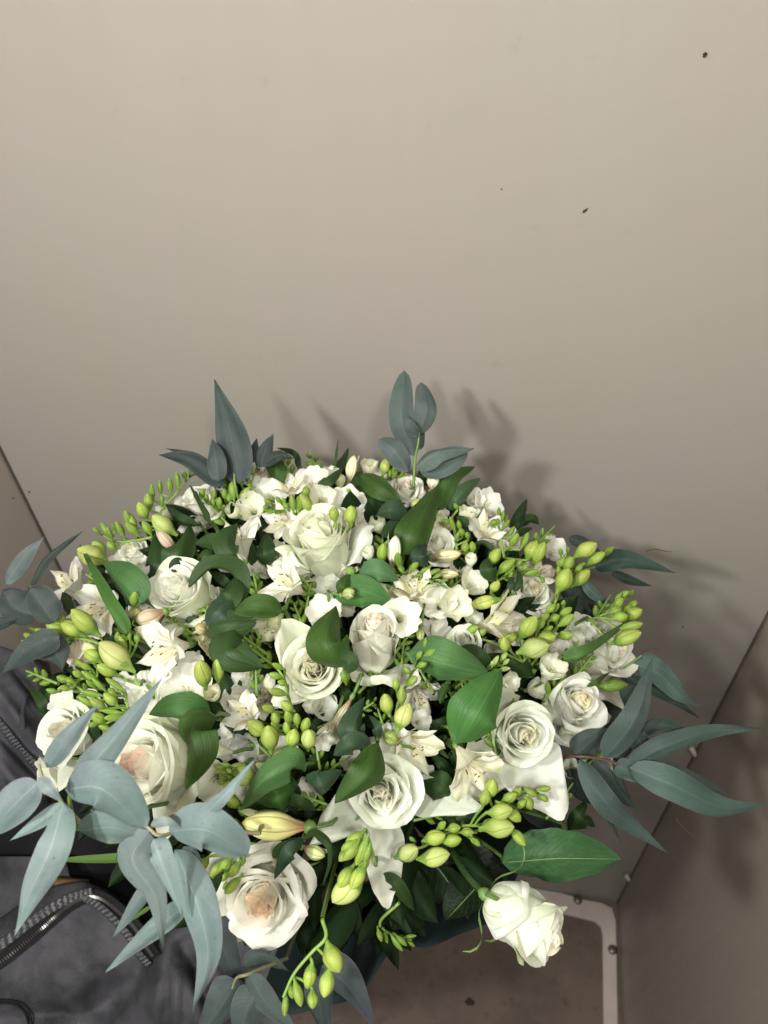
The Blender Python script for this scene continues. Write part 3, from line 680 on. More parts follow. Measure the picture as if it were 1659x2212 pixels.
c = floor_at(1015, 2165)
g = [(math.cos(2 * PI * i / 12) * .009 * (1 + .3 * math.sin(i * 2.3)), math.sin(2 * PI * i / 12) * .007 * (1 + .3 * math.cos(i * 1.7))) for i in range(12)]
tag(obj('floor_spot', mesh_poly('floor_spot', [(c[0] + a, c[1] + b, .001) for a, b in g] + [(c[0] + a * .7, c[1] + b * .7, .003) for a, b in g], [tuple(range(12, 24))] + [(i, (i + 1) % 12, 12 + (i + 1) % 12, 12 + i) for i in range(12)]), 'chip'), 'dark spot on the brown floor right of the teal paper', 'mark')
# ------------------------------------------------------------------ roses (pixel of the heart, radius, axis seen from the camera)
IV = (0.88, 0.86, 0.74)
rose('large pale green-white rose high in the middle, seen from its side', 685, 1135, 82, (-.10, .72, .68), H=1.3, op=.25, core=(.90, .90, .72), body=(0.922, 0.931, 0.803), outer=(0.861, 0.900, 0.700), seed=11, n=22, lift=.03,
     guards=((0.15, 1.15, .62, 25, 60, -35, (.88, .89, .80)), (-2.6, 1.05, .45, 15, 62, -40, None), (3.5, 1.0, .4, 20, 70, -10, None)))
rose('white rose at left with smooth overlapping petals facing up and left', 372, 1262, 72, (-.30, .50, .80), H=1.15, op=.45, core=WHITE, body=WHITE, outer=(0.820, 0.869, 0.639), seed=12, lift=.025,
     guards=((-0.8, 1.1, .6, 10, 55, 5, None), (-2.0, 1.05, .5, 10, 52, -20, None)))
rose('tall rose with a peach heart and straight sides in the centre', 811, 1345, 60, (.0, .80, .60), H=1.75, op=.12, core=(.96, .82, .70), body=(0.943, 0.931, 0.834), outer=(0.861, 0.849, 0.721), seed=13, lift=.03, n=20, core_t=.6, red=(18,),
     guards=((-1.1, 1.0, .75, 0, 40, -70, (.84, .86, .72)), (-2.3, 0.9, .6, 0, 38, -60, (.84, .86, .72))))
rose('cream rose with a yellow heart below the tall peach rose, one old petal spotted red', 676, 1440, 72, (.02, .28, .95), H=1.15, op=.35, core=(.98, .94, .80), body=(0.933, 0.942, 0.803), outer=(0.820, 0.869, 0.659), seed=14, lift=.03, core_t=.4,
     guards=((2.2, 1.45, .75, 0, 66, 50, 'red'), (-2.4, 1.1, .5, 5, 45, -30, None)))
rose('white rose at the far left edge half behind a narrow blue-green leaf', 125, 1580, 66, (-.35, .30, .88), H=1.1, op=.55, core=(.88, .82, .70), body=WHITE, outer=(0.820, 0.869, 0.680), seed=15, lift=.01,
     guards=((1.0, 1.25, .8, 10, 50, 20, None), (-1.6, 1.2, .7, 0, 45, 0, None), (-.4, 1.1, .6, 5, 50, -10, None)))
rose('big pink-hearted rose above the round eucalyptus leaves', 290, 1648, 98, (-.52, .22, .82), H=1.1, op=.60, core=(.98, .74, .62), body=(0.933, 0.931, 0.824), outer=(0.840, 0.869, 0.680), seed=16, lift=.035, n=23, core_t=.4,
     guards=((-.2, 1.2, .8, 10, 50, 10, None), (1.2, 1.15, .7, 10, 55, 10, None), (-1.2, 1.2, .6, 10, 50, -20, None)))
rose('open rose with a peach spiral heart, lowest in the bouquet', 562, 1956, 98, (-.04, -.10, 1.0), H=1.05, op=.85, core=(.98, .79, .58), body=(0.943, 0.931, 0.845), outer=(0.881, 0.900, 0.783), seed=17, lift=.03, n=26, core_t=.5, red=(29,),
     guards=((-2.2, 1.15, .6, 0, 40, 0, (.70, .78, .52)), (2.9, 1.1, .5, 0, 35, -30, None)))
rose('cream-hearted rose in the lower centre with wide pointed outer petals', 828, 1716, 82, (.10, .22, .97), H=1.1, op=.45, core=(.98, .95, .86), body=(0.933, 0.952, 0.855), outer=(0.861, 0.900, 0.762), seed=18, lift=.03, n=22, core_t=.4,
     guards=((-0.15, 1.75, .50, -10, 30, 10, (.74, .79, .66)), (-1.5, 1.85, .55, -10, 25, 15, (.80, .83, .70)), (-2.5, 1.45, .55, -10, 40, -30, (.84, .88, .74)), (1.3, 1.3, .6, 0, 45, 10, (.84, .86, .76))))
rose('white rose right of the big dark leaf with a broad petal hanging below it', 1142, 1588, 72, (.22, .18, .95), H=1.1, op=.35, core=(.87, .84, .64), body=(0.912, 0.931, 0.845), outer=(0.840, 0.890, 0.721), seed=19, lift=.03,
     guards=((-1.1, 1.8, 1.0, -10, 38, -20, (.92, .94, .86)), (-2.3, 1.6, .9, -10, 32, 10, (.84, .86, .72)), (2.4, 1.4, .8, 0, 45, 10, (.80, .84, .66))))
rose('white rose at right with a pale yellow heart, beside the blue-green leaves', 1258, 1512, 58, (.35, .42, .84), H=1.45, op=.35, core=(.90, .82, .52), body=(0.912, 0.911, 0.845), outer=(0.861, 0.890, 0.783), seed=20, lift=.015,
     guards=((-1.4, 1.2, .7, 0, 50, -20, None), (-.3, 1.2, .7, 0, 55, -10, None)))
rose('white rose at the right edge crossed by a dark green blade', 1335, 1392, 62, (.62, .42, .66), H=1.4, op=.45, core=(.88, .80, .66), body=(0.892, 0.900, 0.803), outer=(0.840, 0.869, 0.721), seed=21, lift=.0,
     guards=((-1.2, 1.4, .9, 0, 42, 0, (.87, .88, .78)), (2.6, 1.5, .8, 0, 45, 0, (.82, .86, .70)), (-2.2, 1.2, .7, 0, 50, -20, None)))
rose('lone white rose on its own stalk at the lower right, seen from its side', 1186, 2024, 78, (.80, -.33, .50), H=1.38, op=.14, calm=.25, width=1.08, sepals=1.5, reach=.10, core=(.90, .84, .66), body=(0.943, 0.952, 0.845), outer=(0.840, 0.900, 0.721), seed=31, d0=.50, n=22, roll=.4,
     guards=((1.5, 1.0, .85, 10, 75, -60, (.88, .89, .84)), (3.4, .95, .8, 10, 82, 20, (.72, .80, .56)), (-1.6, 1.0, .8, 10, 82, 60, (.78, .84, .64))))
rose('small half-open white rose at the upper left edge under a hanging bud', 287, 1183, 36, (-.2, .75, .65), H=1.3, op=.4, core=(.84, .84, .62), body=WHITE, outer=(0.840, 0.880, 0.700), seed=23, n=18)
rose('white rose behind the thin dark blade at the upper left', 420, 1068, 44, (-.35, .75, .5), H=1.3, op=.55, core=WHITE, body=WHITE, outer=WHITE, seed=24, n=18, lift=.0,
     guards=((-2.0, 1.3, .8, 0, 45, -20, WHITE), (-.9, 1.4, .9, 0, 45, -10, WHITE)))
rose('faintly pink white rose under the blue-green leaves at the top', 878, 1050, 42, (.1, .65, .75), H=1.2, op=.6, core=(.90, .78, .70), body=WHITE, outer=WHITE, seed=25, n=20, lift=.01)
rose('small white rose right of the big upright centre leaf', 950, 1165, 34, (.2, .6, .75), H=1.2, op=.5, core=WHITE, body=WHITE, outer=WHITE, seed=26, n=18, lift=.01,
     guards=((-1.2, 1.2, .8, 0, 50, -10, WHITE),))
rose('small crumpled peach rose at the left edge under the yellow-green buds', 152, 1402, 40, (-.75, .25, .6), H=1.1, op=.8, core=(.88, .68, .52), body=(0.881, 0.807, 0.680), outer=(0.861, 0.828, 0.721), seed=27, n=20, lift=.0)
rose('ruffled white rose with a brown-flecked heart at the upper right', 1158, 1272, 44, (.35, .6, .7), H=1.1, op=.9, core=(.80, .70, .48), body=(0.881, 0.890, 0.783), outer=(0.861, 0.880, 0.762), seed=28, n=22, lift=.0)
rose('small cupped white rose above the large folded leaf right of centre', 1000, 1378, 38, (-.3, .5, .8), H=1.0, op=.35, core=(.86, .86, .74), body=(0.892, 0.911, 0.824), outer=(0.820, 0.869, 0.659), seed=29, n=18, lift=.015)

# ------------------------------------------------------------------ open freesia flowers
fr = freesia
fr('frilly white freesia under the grass blade at the top', 'A', 1180, 265, 115, (-.2, .6, .8), .8, seed=1, lift=.01)
fr('white freesia with an orange throat above the pale green rose', 'A', 1270, 400, 115, (.15, .35, .95), .55, cup=True, yellow=4, seed=2, lift=.02)
fr('white freesia with flat lobes left of the two plump green buds', 'A', 1460, 430, 125, (.1, .55, .85), .8, seed=3, lift=.015)
fr('white freesia petals behind the two plump green buds', 'A', 1600, 560, 95, (.6, .35, .6), .8, seed=4, lift=.01)
fr('half-open yellowish freesia left of the top cluster of flowers', 'A', 600, 500, 80, (-.45, .4, .75), .5, closed=True, seed=5, lift=.015, col=(.87, .87, .66))
fr('white freesia in the middle of the upper left cluster', 'A', 745, 470, 120, (.0, .35, .95), .7, cup=True, seed=6, lift=.015)
fr('white freesia left of the streaked upper flower', 'A', 890, 350, 105, (.1, .6, .8), .75, seed=7, lift=.01)
fr('white freesia behind the small upright green buds at top left', 'A', 810, 290, 80, (.0, .8, .5), .6, seed=8)
fr('small white freesia tucked under the top dark leaf', 'A', 1345, 215, 75, (.1, .8, .5), .5, cup=True, seed=9)
fr('topmost cream freesia cup beside the pale bud', 'B', 235, 160, 80, (.05, .85, .5), .35, cup=True, seed=10, col=(.87, .87, .70), lift=.01)
fr('white freesia lobes below the topmost cream cup', 'B', 290, 235, 95, (.3, .7, .6), .8, seed=11, lift=.0)
fr('cream freesia cup standing highest at the upper right', 'B', 965, 500, 90, (.15, .9, .4), .3, cup=True, seed=12, col=(.87, .88, .72), lift=.01)
fr('tiny white tube-shaped freesia among the green bud pairs at right', 'B', 985, 850, 62, (.0, .8, .6), .3, closed=True, seed=13, lift=.02)
fr('rounded white freesia above the big yellow bud at right', 'B', 1010, 1030, 120, (.35, .5, .75), .5, cup=True, seed=14, lift=.02)
fr('white freesia with folded-back lobes right of centre', 'B', 735, 1150, 125, (-.2, .55, .8), .9, seed=15, lift=.02)
fr('wide white freesia with an orange spot below its lip', 'B', 880, 1180, 140, (.2, .15, 1), .5, cup=True, yellow=5, seed=16, lift=.03)
fr('white freesia goblet leaning right above the yellow-hearted white rose', 'C', 1040, 480, 125, (.30, .75, .6), .3, cup=True, seed=17, lift=.025, col=(.88, .89, .78))
fr('small white freesia at the tip of the big dark leaf at right', 'C', 730, 600, 85, (.5, .3, .7), .4, cup=True, seed=18, lift=.01)
fr('nearly closed cream freesia with a dark round mouth', '4', 1172, 925, 68, (.08, .55, .85), .3, closed=True, seed=19, lift=.03, col=(.88, .86, .68))
fr('white freesia behind the long blue-green leaf at left', '4', 1020, 890, 125, (.05, .5, .85), .6, seed=20, lift=.005)
fr('frilly cream freesia left of the long blue-green leaf tip', '4', 780, 930, 110, (-.3, .3, .85), .6, seed=21, lift=.005)
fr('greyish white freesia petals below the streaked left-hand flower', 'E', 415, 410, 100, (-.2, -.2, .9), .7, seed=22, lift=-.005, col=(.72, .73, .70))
fr('closed white freesia lying on its side above the lacy green buds', 'E', 205, 420, 75, (-.82, .25, .5), .3, closed=True, seed=23, lift=.02)
fr('pale freesia beside the right rim of the pink-hearted rose', 'E', 165, 650, 130, (-.1, .1, .95), .7, seed=24, lift=.01)
fr('small white petalled freesia right of the hanging bud chain', 'E', 1020, 360, 75, (.4, -.3, .8), .8, seed=25, lift=.0)
fr('white freesia between the streaked flower and the folded centre leaf', '5', 545, 470, 90, (-.3, .45, .8), .7, seed=26, lift=.01)
fr('white freesia petals left of the yellowish streaked flower', '5', 880, 400, 85, (-.1, .5, .8), .8, seed=27, lift=.0)
fr('cream freesia bud opening at the left end of the top dark leaf', 'B', 15, 260, 60, (-.1, .85, .5), .3, closed=True, seed=28, col=(.86, .84, .62), lift=.015)
fr('closed white freesia cup right of the large pale green rose', 'B', 222, 805, 66, (-.15, .65, .7), .3, closed=True, seed=29, lift=.02)
fr('white freesia lobe hooked over the side of the tall peach rose', '5', 985, 500, 95, (.2, .35, .9), .9, seed=30, lift=.03)
fr('pale freesia fold under the large pale rose and beside the curled leaf', 'B', 290, 590, 85, (-.3, .6, .7), .35, closed=True, seed=31, lift=.01, col=(.80, .83, .66))
fr('white freesia at the lower left of the pink-hearted rose', 'P', 98, 1680, 40, (-.6, -.3, .7), .7, seed=32, lift=.0, col=(.82, .84, .70))
fr('white freesia petals glimpsed between the left-hand buds', 'D', 900, 900, 90, (-.2, .3, .8), .6, seed=33, lift=-.01)
fr('small white freesia at the very left of the upper right bud cluster', 'B', 760, 510, 60, (.1, .7, .6), .6, seed=34, lift=.0)
fr('white freesia peeping out right of the upper right bud cluster', 'B', 1290, 690, 95, (.5, .6, .5), .6, seed=35, lift=-.01)

# ------------------------------------------------------------------ alstroemeria flowers
al = alstro
al('white alstroemeria with dark streaks facing left below the pale green rose', 'A', 985, 1030, 330, (-.62, .45, .65), .2, .75, 1, lift=.03)
al('white alstroemeria with a dusty pink tube left of the pale green rose', 'A', 640, 690, 330, (-.28, .86, .42), 0, .8, 2, lift=.02)
al('white alstroemeria with a brown-striped petal at the far left', '4', 360, 330, 250, (-.62, .55, .55), .4, .8, 3, lift=.0)
al('densely streaked cream alstroemeria behind the dark green blade at left', '4', 545, 470, 260, (-.15, -.10, .95), .8, .6, 4, lift=.015)
al('streaked alstroemeria between the round leaf and the left white rose', '4', 820, 350, 220, (.3, .15, .9), .3, .6, 5, lift=.005)
al('creamy alstroemeria lying sideways under the left white rose', '4', 900, 690, 290, (-.62, -.02, .75), 1.0, .8, 6, lift=.02)
al('upright alstroemeria with dark dashes in the upper middle', 'A', 1030, 320, 220, (-.1, .82, .55), .5, .5, 7, lift=.01)
al('alstroemeria with long brown stripes behind the top left buds', 'A', 830, 215, 210, (.1, .85, .4), .2, .6, 8, lift=-.01)
al('flat white alstroemeria under the fern-like green buds at top', 'A', 960, 570, 230, (-.45, .15, .85), 1.3, .9, 9, lift=.012)
al('yellowish alstroemeria with fine streaks above the white freesia with folded lobes', 'B', 560, 1060, 280, (-.12, .80, .55), .3, .6, 10, lift=.02, col=(.84, .80, .58))
al('cream alstroemeria with rows of dark dashes pointing right', '3', 200, 640, 290, (.80, .25, .5), .2, .4, 11, lift=.015, col=(.85, .83, .66))
al('greyish white alstroemeria high at the upper right', 'B', 1100, 640, 240, (.15, .65, .75), 1.0, .7, 12, lift=.005)
al('brownish frilly alstroemeria behind the right-hand bud pair', 'B', 1490, 960, 210, (.3, .6, .65), .6, .8, 13, lift=-.005, col=(.74, .66, .54))
al('streaked white alstroemeria left of the hanging bud chain', 'E', 420, 150, 260, (-.35, .55, .75), .2, .5, 14, lift=.01)
al('creamy alstroemeria below the small dark leaf above the lower centre rose', '7', 1240, 90, 270, (.45, -.35, .8), .4, .5, 15, lift=.015, col=(.84, .82, .62))
al('yellow-streaked alstroemeria under the white rose with the hanging petal', '8', 120, 400, 260, (.45, -.55, .7), .7, .6, 16, lift=.035, col=(.85, .83, .64))
al('drooping pale alstroemeria below the big yellowish bud', '7', 440, 680, 240, (-.25, -.70, .6), .2, .5, 17, lift=.0, col=(.80, .80, .66))
al('narrow yellow alstroemeria right of the small brown bud at left', '4', 1160, 625, 200, (.80, .1, .5), .3, .3, 18, lift=.0, col=(.80, .78, .50))
al('green-ribbed alstroemeria hanging left of the old spotted petal', '4', 1500, 560, 210, (-.45, -.62, .5), .2, .3, 19, lift=.0, green=True, col=(.70, .72, .48))
al('faded brown-tipped alstroemeria left of the twisted centre leaf', 'E', 1060, 260, 190, (-.3, -.65, .6), .5, .3, 20, lift=.0, green=True, col=(.66, .62, .46))
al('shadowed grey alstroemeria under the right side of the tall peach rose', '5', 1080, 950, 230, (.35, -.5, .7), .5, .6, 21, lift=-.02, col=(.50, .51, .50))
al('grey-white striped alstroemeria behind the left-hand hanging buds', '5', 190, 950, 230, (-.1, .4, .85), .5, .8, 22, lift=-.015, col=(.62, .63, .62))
al('cream alstroemeria right of the upper dark leaf pair', 'B', 780, 620, 150, (-.2, .5, .75), .2, .4, 23, lift=.0, green=True)

# ------------------------------------------------------------------ alstroemeria buds
lb = lilybud
lb('plump yellow alstroemeria bud with a dusky pink foot lying sideways', '7', 660, 530, 300, 520, 175, (.66, .64, .26), .03, .1, seed=1)
lb('brownish pink alstroemeria bud left of the left-hand white rose', '4', 910, 480, 755, 545, 115, (.50, .40, .27), .02, .2, seed=2)
lb('pinkish brown alstroemeria bud under the pale green bud at upper left', 'A', 185, 800, 50, 655, 95, (.52, .40, .30), .01, .2, seed=3)
lb('slender pinkish alstroemeria bud pointing down left of the twisted leaf', 'E', 1210, 30, 1060, 300, 85, (.55, .50, .33), .01, .2, seed=4)
lb('white pointed alstroemeria bud left of the big upright leaf', 'B', 405, 930, 420, 680, 115, (.74, .74, .58), .02, .3, seed=5)
lb('striped yellow-brown alstroemeria bud pointing right below the small white rose', 'B', 690, 840, 915, 830, 100, (.62, .60, .32), .015, .1, seed=6)
lb('lower striped alstroemeria bud in the pair pointing right', 'B', 720, 960, 895, 980, 80, (.62, .60, .34), .01, .1, seed=7)
lb('cream alstroemeria bud standing behind the tip of the upright leaf', 'B', 690, 350, 715, 225, 100, (.80, .80, .56), .01, .2, seed=8)
lb('tall pale alstroemeria bud standing left of the topmost cups', 'B', 85, 300, 120, 90, 95, (.68, .68, .44), .0, .2, seed=9)
lb('round green bud with dark seams in front of the dark centre leaf', 'B', 30, 1125, 130, 1105, 90, (.30, .38, .12), .035, .6, seed=10)
lb('round green bud above the dark centre leaf, beside the pale green rose', 'B', 80, 985, 115, 915, 90, (.16, .28, .06), .03, .5, seed=11)
lb('small striped bud hanging from the round leaf at left', '4', 750, 510, 750, 455, 75, (.42, .44, .16), .02, .5, seed=12)
lb('small brown-edged bud beside the curled leaves left of centre', '4', 1150, 590, 1075, 565, 70, (.40, .34, .16), .02, .4, seed=13)
lb('ribbed pale bud pointing down left of the thin curled leaf', '7', 640, 640, 760, 700, 85, (.46, .50, .22), .02, .3, seed=14)
lb('olive pointed bud below the twisted leaves', '5', 1085, 560, 1075, 640, 55, (.36, .42, .14), .01, .3, seed=15)
lb('fat ribbed green bud left of the creamy lower alstroemeria', 'E', 1560, 370, 1440, 290, 110, (.30, .40, .10), .02, .3, seed=16)

# ------------------------------------------------------------------ freesia sprays with closed buds
sp = spray
G1 = 'freesia sprays of green buds'
sp('freesia spray of green buds leaning out at the upper left', '1', [(815, 1010, 770, 925, 75), (830, 960, 812, 865, 62), (755, 1080, 715, 975, 50), (735, 1060, 690, 970, 42), (850, 900, 835, 820, 34), (890, 870, 882, 798, 34), (945, 870, 932, 775, 36), (990, 840, 972, 755, 32), (1030, 790, 1015, 735, 28), (1050, 765, 1055, 708, 24), (1070, 755, 1085, 712, 20), (1090, 750, 1117, 722, 18), (900, 930, 890, 870, 30)],
   [(870, 1060), (890, 960), (960, 880), (1040, 780), (1085, 740)], group=G1)
sp('low freesia spray with small buds at the upper left edge', '1', [(690, 1110, 645, 1020, 42), (640, 1070, 620, 1025, 24), (615, 1105, 562, 1035, 38), (625, 1125, 590, 1050, 30), (560, 1090, 512, 1052, 28), (640, 1180, 600, 1130, 45), (770, 1100, 700, 1020, 45), (840, 1100, 800, 1020, 45)],
   [(860, 1100), (760, 1120), (650, 1130), (570, 1095)], group=G1)
sp('single fat pale green bud above the brownish bud at upper left', 'A', [(195, 680, 60, 590, 130, (.62, .64, .30))], lift=.02, group=G1)
sp('freesia spray with two plump yellow-green buds at the top left', 'A', [(620, 430, 605, 280, 80), (665, 450, 718, 345, 85), (680, 330, 668, 245, 48), (720, 300, 695, 200, 44), (750, 360, 720, 260, 44), (750, 230, 733, 135, 38), (790, 190, 785, 105, 32), (805, 200, 812, 115, 28), (555, 430, 550, 345, 50), (470, 440, 473, 350, 45), (470, 480, 465, 410, 45), (420, 450, 416, 385, 42), (382, 425, 380, 338, 42), (350, 425, 328, 365, 40), (510, 490, 512, 410, 48), (590, 450, 585, 405, 50)],
   [(600, 520), (560, 470), (640, 470), (720, 360), (780, 200)], group=G1)
sp('fern-like freesia tip of tiny green buds in the upper middle', 'A', [(900, 455, 865, 430, 38), (930, 450, 905, 418, 38), (970, 450, 940, 415, 38), (1000, 460, 975, 405, 42), (1020, 500, 990, 440, 42), (880, 480, 832, 470, 32), (900, 495, 835, 500, 30), (930, 505, 860, 520, 28), (960, 510, 920, 515, 30), (1060, 520, 1045, 385, 55), (1095, 540, 1085, 400, 48), (1115, 500, 1105, 430, 40)],
   [(1090, 550), (1030, 500), (940, 475), (850, 480)], lift=.025, group=G1)
sp('pair of yellow-green buds left of the orange-throated freesia', 'A', [(1190, 525, 1120, 385, 95), (1165, 410, 1135, 325, 62)], [(1200, 560), (1150, 420)], lift=.025, group=G1)
sp('two plump green buds above the pale green rose', 'A', [(1485, 615, 1470, 490, 102), (1365, 590, 1345, 485, 82), (1360, 640, 1370, 590, 40)], [(1460, 660), (1420, 620), (1360, 600)], lift=.03, group=G1)
sp('yellow-green freesia spray pointing left at the left edge', 'D', [(730, 535, 530, 360, 150), (625, 545, 478, 455, 120), (515, 460, 375, 400, 88), (490, 520, 348, 462, 86), (390, 455, 302, 430, 52), (345, 530, 255, 488, 52), (280, 510, 213, 480, 38), (250, 560, 172, 530, 46), (225, 590, 158, 575, 32), (430, 560, 400, 540, 30)],
   [(760, 610), (640, 570), (480, 555), (340, 560), (240, 580)], lift=.025, group=G1)
sp('freesia spray with one very large cream bud at left', 'D', [(985, 800, 745, 625, 165, (.70, .72, .36)), (745, 740, 642, 640, 100), (875, 835, 715, 765, 100), (720, 700, 630, 600, 100, (.76, .78, .50))],
   [(1040, 900), (900, 850), (760, 740)], lift=.025, group=G1)
sp('short stout green buds in front of the dark blade at left', 'D', [(935, 650, 885, 545, 70), (880, 600, 855, 512, 50), (960, 580, 945, 495, 48), (1010, 600, 1010, 525, 52)], [(960, 700), (930, 640), (900, 580)], lift=.02, group=G1)
sp('freesia spray of slim buds crossing the left side', 'D', [(640, 770, 550, 728, 55), (680, 790, 600, 750, 55), (715, 760, 670, 700, 42), (750, 900, 610, 800, 55), (780, 950, 690, 860, 50), (620, 850, 545, 800, 58), (520, 880, 420, 838, 62), (560, 890, 480, 860, 52), (530, 935, 438, 920, 50), (440, 955, 348, 945, 42), (710, 930, 640, 860, 42)],
   [(810, 990), (700, 860), (560, 870), (430, 940)], lift=.022, group=G1)
sp('dense freesia spray of green buds above the far left rose', 'D', [(770, 985, 602, 955, 52), (695, 1060, 588, 1000, 58), (790, 1080, 670, 1015, 82), (870, 1060, 780, 970, 92), (920, 950, 785, 858, 56), (910, 1110, 740, 1090, 46), (930, 1130, 778, 1150, 62), (780, 1190, 690, 1110, 85), (830, 1235, 728, 1210, 50), (860, 980, 800, 940, 50)],
   [(940, 1110), (930, 1000), (870, 900)], lift=.025, group=G1)
sp('two smooth olive-green buds standing right of the lying alstroemeria', 'D', [(1515, 930, 1480, 712, 142, (.46, .54, .14)), (1610, 890, 1610, 722, 98, (.36, .47, .11))], [(1560, 1000), (1590, 900)], lift=.025, group=G1)
sp('string of small green buds hanging over the yellow-hearted rose', '5', [(330, 800, 262, 762, 34), (325, 845, 240, 822, 42), (345, 885, 298, 862, 40), (345, 940, 245, 910, 50), (385, 1030, 305, 985, 56), (280, 1035, 215, 1000, 55), (230, 1160, 122, 1095, 88, (.50, .58, .17)), (255, 1255, 250, 1160, 108, (.42, .49, .14)), (360, 1110, 350, 1030, 48), (400, 1115, 392, 1040, 50), (430, 1150, 448, 1092, 62), (290, 1110, 278, 1055, 56), (345, 1165, 340, 1095, 48), (310, 1060, 260, 1035, 36), (370, 1235, 368, 1160, 76), (460, 1245, 468, 1160, 92, (.54, .60, .26)), (300, 1140, 270, 1100, 50)],
   [(400, 1210), (385, 1080), (355, 960), (325, 850), (280, 780)], lift=.04, group=G1)
sp('string of round green buds rising over the folded leaf right of centre', '5', [(1105, 690, 1110, 635, 34), (1100, 725, 1165, 695, 38), (1060, 745, 1085, 700, 40), (1060, 785, 1105, 765, 40), (1030, 825, 1000, 795, 40), (1005, 890, 1060, 845, 48), (950, 920, 945, 845, 52), (975, 1000, 978, 905, 58), (910, 1055, 875, 938, 80, (.46, .54, .16)), (955, 1140, 995, 1030, 105, (.58, .62, .28))],
   [(940, 1090), (960, 980), (1010, 860), (1070, 760), (1105, 690)], lift=.045, group=G1)
sp('feathery freesia tip of small buds left of the upright alstroemeria at right', 'B', [(520, 960, 605, 875, 52), (600, 965, 688, 912, 45), (650, 985, 742, 935, 40), (700, 1000, 772, 970, 34), (740, 1025, 815, 1012, 28), (560, 990, 620, 970, 30), (600, 1010, 620, 975, 30), (680, 1010, 700, 1045, 28), (720, 1030, 765, 1055, 24), (760, 1045, 810, 1075, 20), (490, 965, 470, 930, 52), (640, 1000, 670, 1025, 22)],
   [(430, 980), (560, 985), (680, 1005), (800, 1050)], lift=.025, group=G1)
sp('bright green bud left of the white pointed bud', 'B', [(322, 890, 332, 752, 88, (.34, .50, .08))], lift=.025, group=G1)
sp('dark green bud in front of the white pointed bud', 'B', [(450, 925, 452, 818, 60, (.15, .27, .05))], lift=.04, group=G1)
sp('freesia spray with a bud pair right of the upright leaf', 'B', [(905, 650, 895, 578, 40), (870, 655, 830, 560, 42), (850, 600, 770, 568, 36), (885, 500, 868, 445, 36), (920, 700, 918, 645, 50), (965, 720, 958, 660, 42), (940, 825, 940, 738, 66), (1000, 815, 995, 728, 60), (870, 720, 900, 660, 40)],
   [(880, 800), (870, 700), (850, 620), (820, 580)], lift=.015, group=G1)
sp('freesia spray ending in a plump bud pair at the upper right edge', 'B', [(1190, 560, 1190, 478, 36), (1215, 590, 1225, 508, 36), (1240, 600, 1248, 535, 26), (1215, 645, 1262, 570, 42), (1255, 700, 1305, 622, 46), (1265, 775, 1338, 678, 62), (1345, 790, 1412, 668, 56), (1395, 870, 1455, 728, 105), (1440, 915, 1525, 735, 92), (1120, 610, 1178, 570, 52), (1190, 620, 1180, 560, 30)],
   [(1230, 850), (1210, 740), (1205, 620), (1195, 520)], lift=.01, group=G1)
sp('freesia spray with slim buds curling right, below the plump bud pair', 'B', [(1120, 905, 1195, 785, 100), (1175, 975, 1285, 865, 75), (1235, 980, 1300, 905, 50), (1300, 920, 1362, 868, 52), (1370, 975, 1485, 950, 46), (1350, 940, 1410, 905, 42), (1490, 990, 1530, 1030, 34), (1260, 1020, 1290, 960, 40), (1430, 960, 1500, 985, 34)],
   [(1150, 1040), (1240, 990), (1380, 945), (1500, 985)], lift=.02, group=G1)
sp('freesia spray with two long buds overhanging the wall at the far right', '3', [(585, 285, 698, 200, 88, (.50, .60, .18)), (655, 325, 748, 258, 66), (735, 282, 798, 228, 46), (600, 345, 628, 325, 36), (490, 480, 572, 345, 100, (.46, .56, .14)), (572, 445, 662, 358, 78), (530, 360, 578, 290, 62), (590, 375, 625, 330, 42), (498, 345, 522, 285, 46), (505, 390, 500, 340, 40), (515, 280, 515, 232, 26), (550, 270, 555, 226, 24), (535, 300, 540, 260, 26)],
   [(480, 540), (530, 400), (600, 340), (720, 290)], lift=.02, group=G1)
sp('compact freesia spray hooked above the rose at the right edge', '3', [(790, 760, 950, 705, 96), (830, 680, 952, 655, 62), (860, 625, 942, 575, 72), (790, 625, 872, 598, 62), (780, 590, 850, 560, 50), (805, 560, 860, 515, 46), (830, 510, 872, 482, 44), (870, 500, 905, 474, 34), (870, 560, 922, 540, 44), (810, 530, 850, 475, 30), (850, 590, 900, 560, 40)],
   [(660, 632), (740, 605), (800, 580), (870, 510)], lift=.035, group=G1)
sp('large freesia spray of green buds left of the blade at right', '3', [(285, 735, 352, 640, 105, (.42, .52, .13)), (275, 810, 395, 768, 120, (.56, .64, .30)), (375, 745, 466, 712, 72), (380, 690, 405, 638, 52), (385, 640, 438, 598, 46), (415, 692, 462, 668, 40), (445, 635, 492, 605, 46), (495, 665, 578, 612, 52), (430, 595, 472, 545, 46), (500, 610, 568, 562, 46), (520, 565, 530, 518, 30), (485, 722, 582, 702, 52), (185, 755, 262, 712, 52), (205, 815, 205, 750, 66), (470, 590, 500, 540, 34)],
   [(300, 860), (400, 760), (490, 680), (530, 560)], lift=.03, group=G1)
sp('big yellow freesia bud pointing left under the rounded white freesia', 'B', [(1210, 1155, 1000, 1190, 112, (.66, .70, .26)), (1130, 1110, 1185, 1020, 78, (.50, .60, .16)), (1200, 1190, 1240, 1120, 45), (1260, 1150, 1310, 1110, 42)], [(1260, 1200), (1200, 1170)], lift=.02, group=G1)
sp('tiny pale green bud tip above the big dark leaf at right', '3', [(130, 890, 170, 830, 32, (.42, .52, .2)), (175, 855, 215, 818, 30, (.42, .52, .2)), (190, 880, 228, 845, 28, (.42, .52, .2)), (165, 905, 228, 895, 28, (.46, .54, .24)), (120, 880, 150, 860, 26, (.4, .5, .2))], [(90, 920), (150, 880), (210, 840)], lift=.035, group=G1)
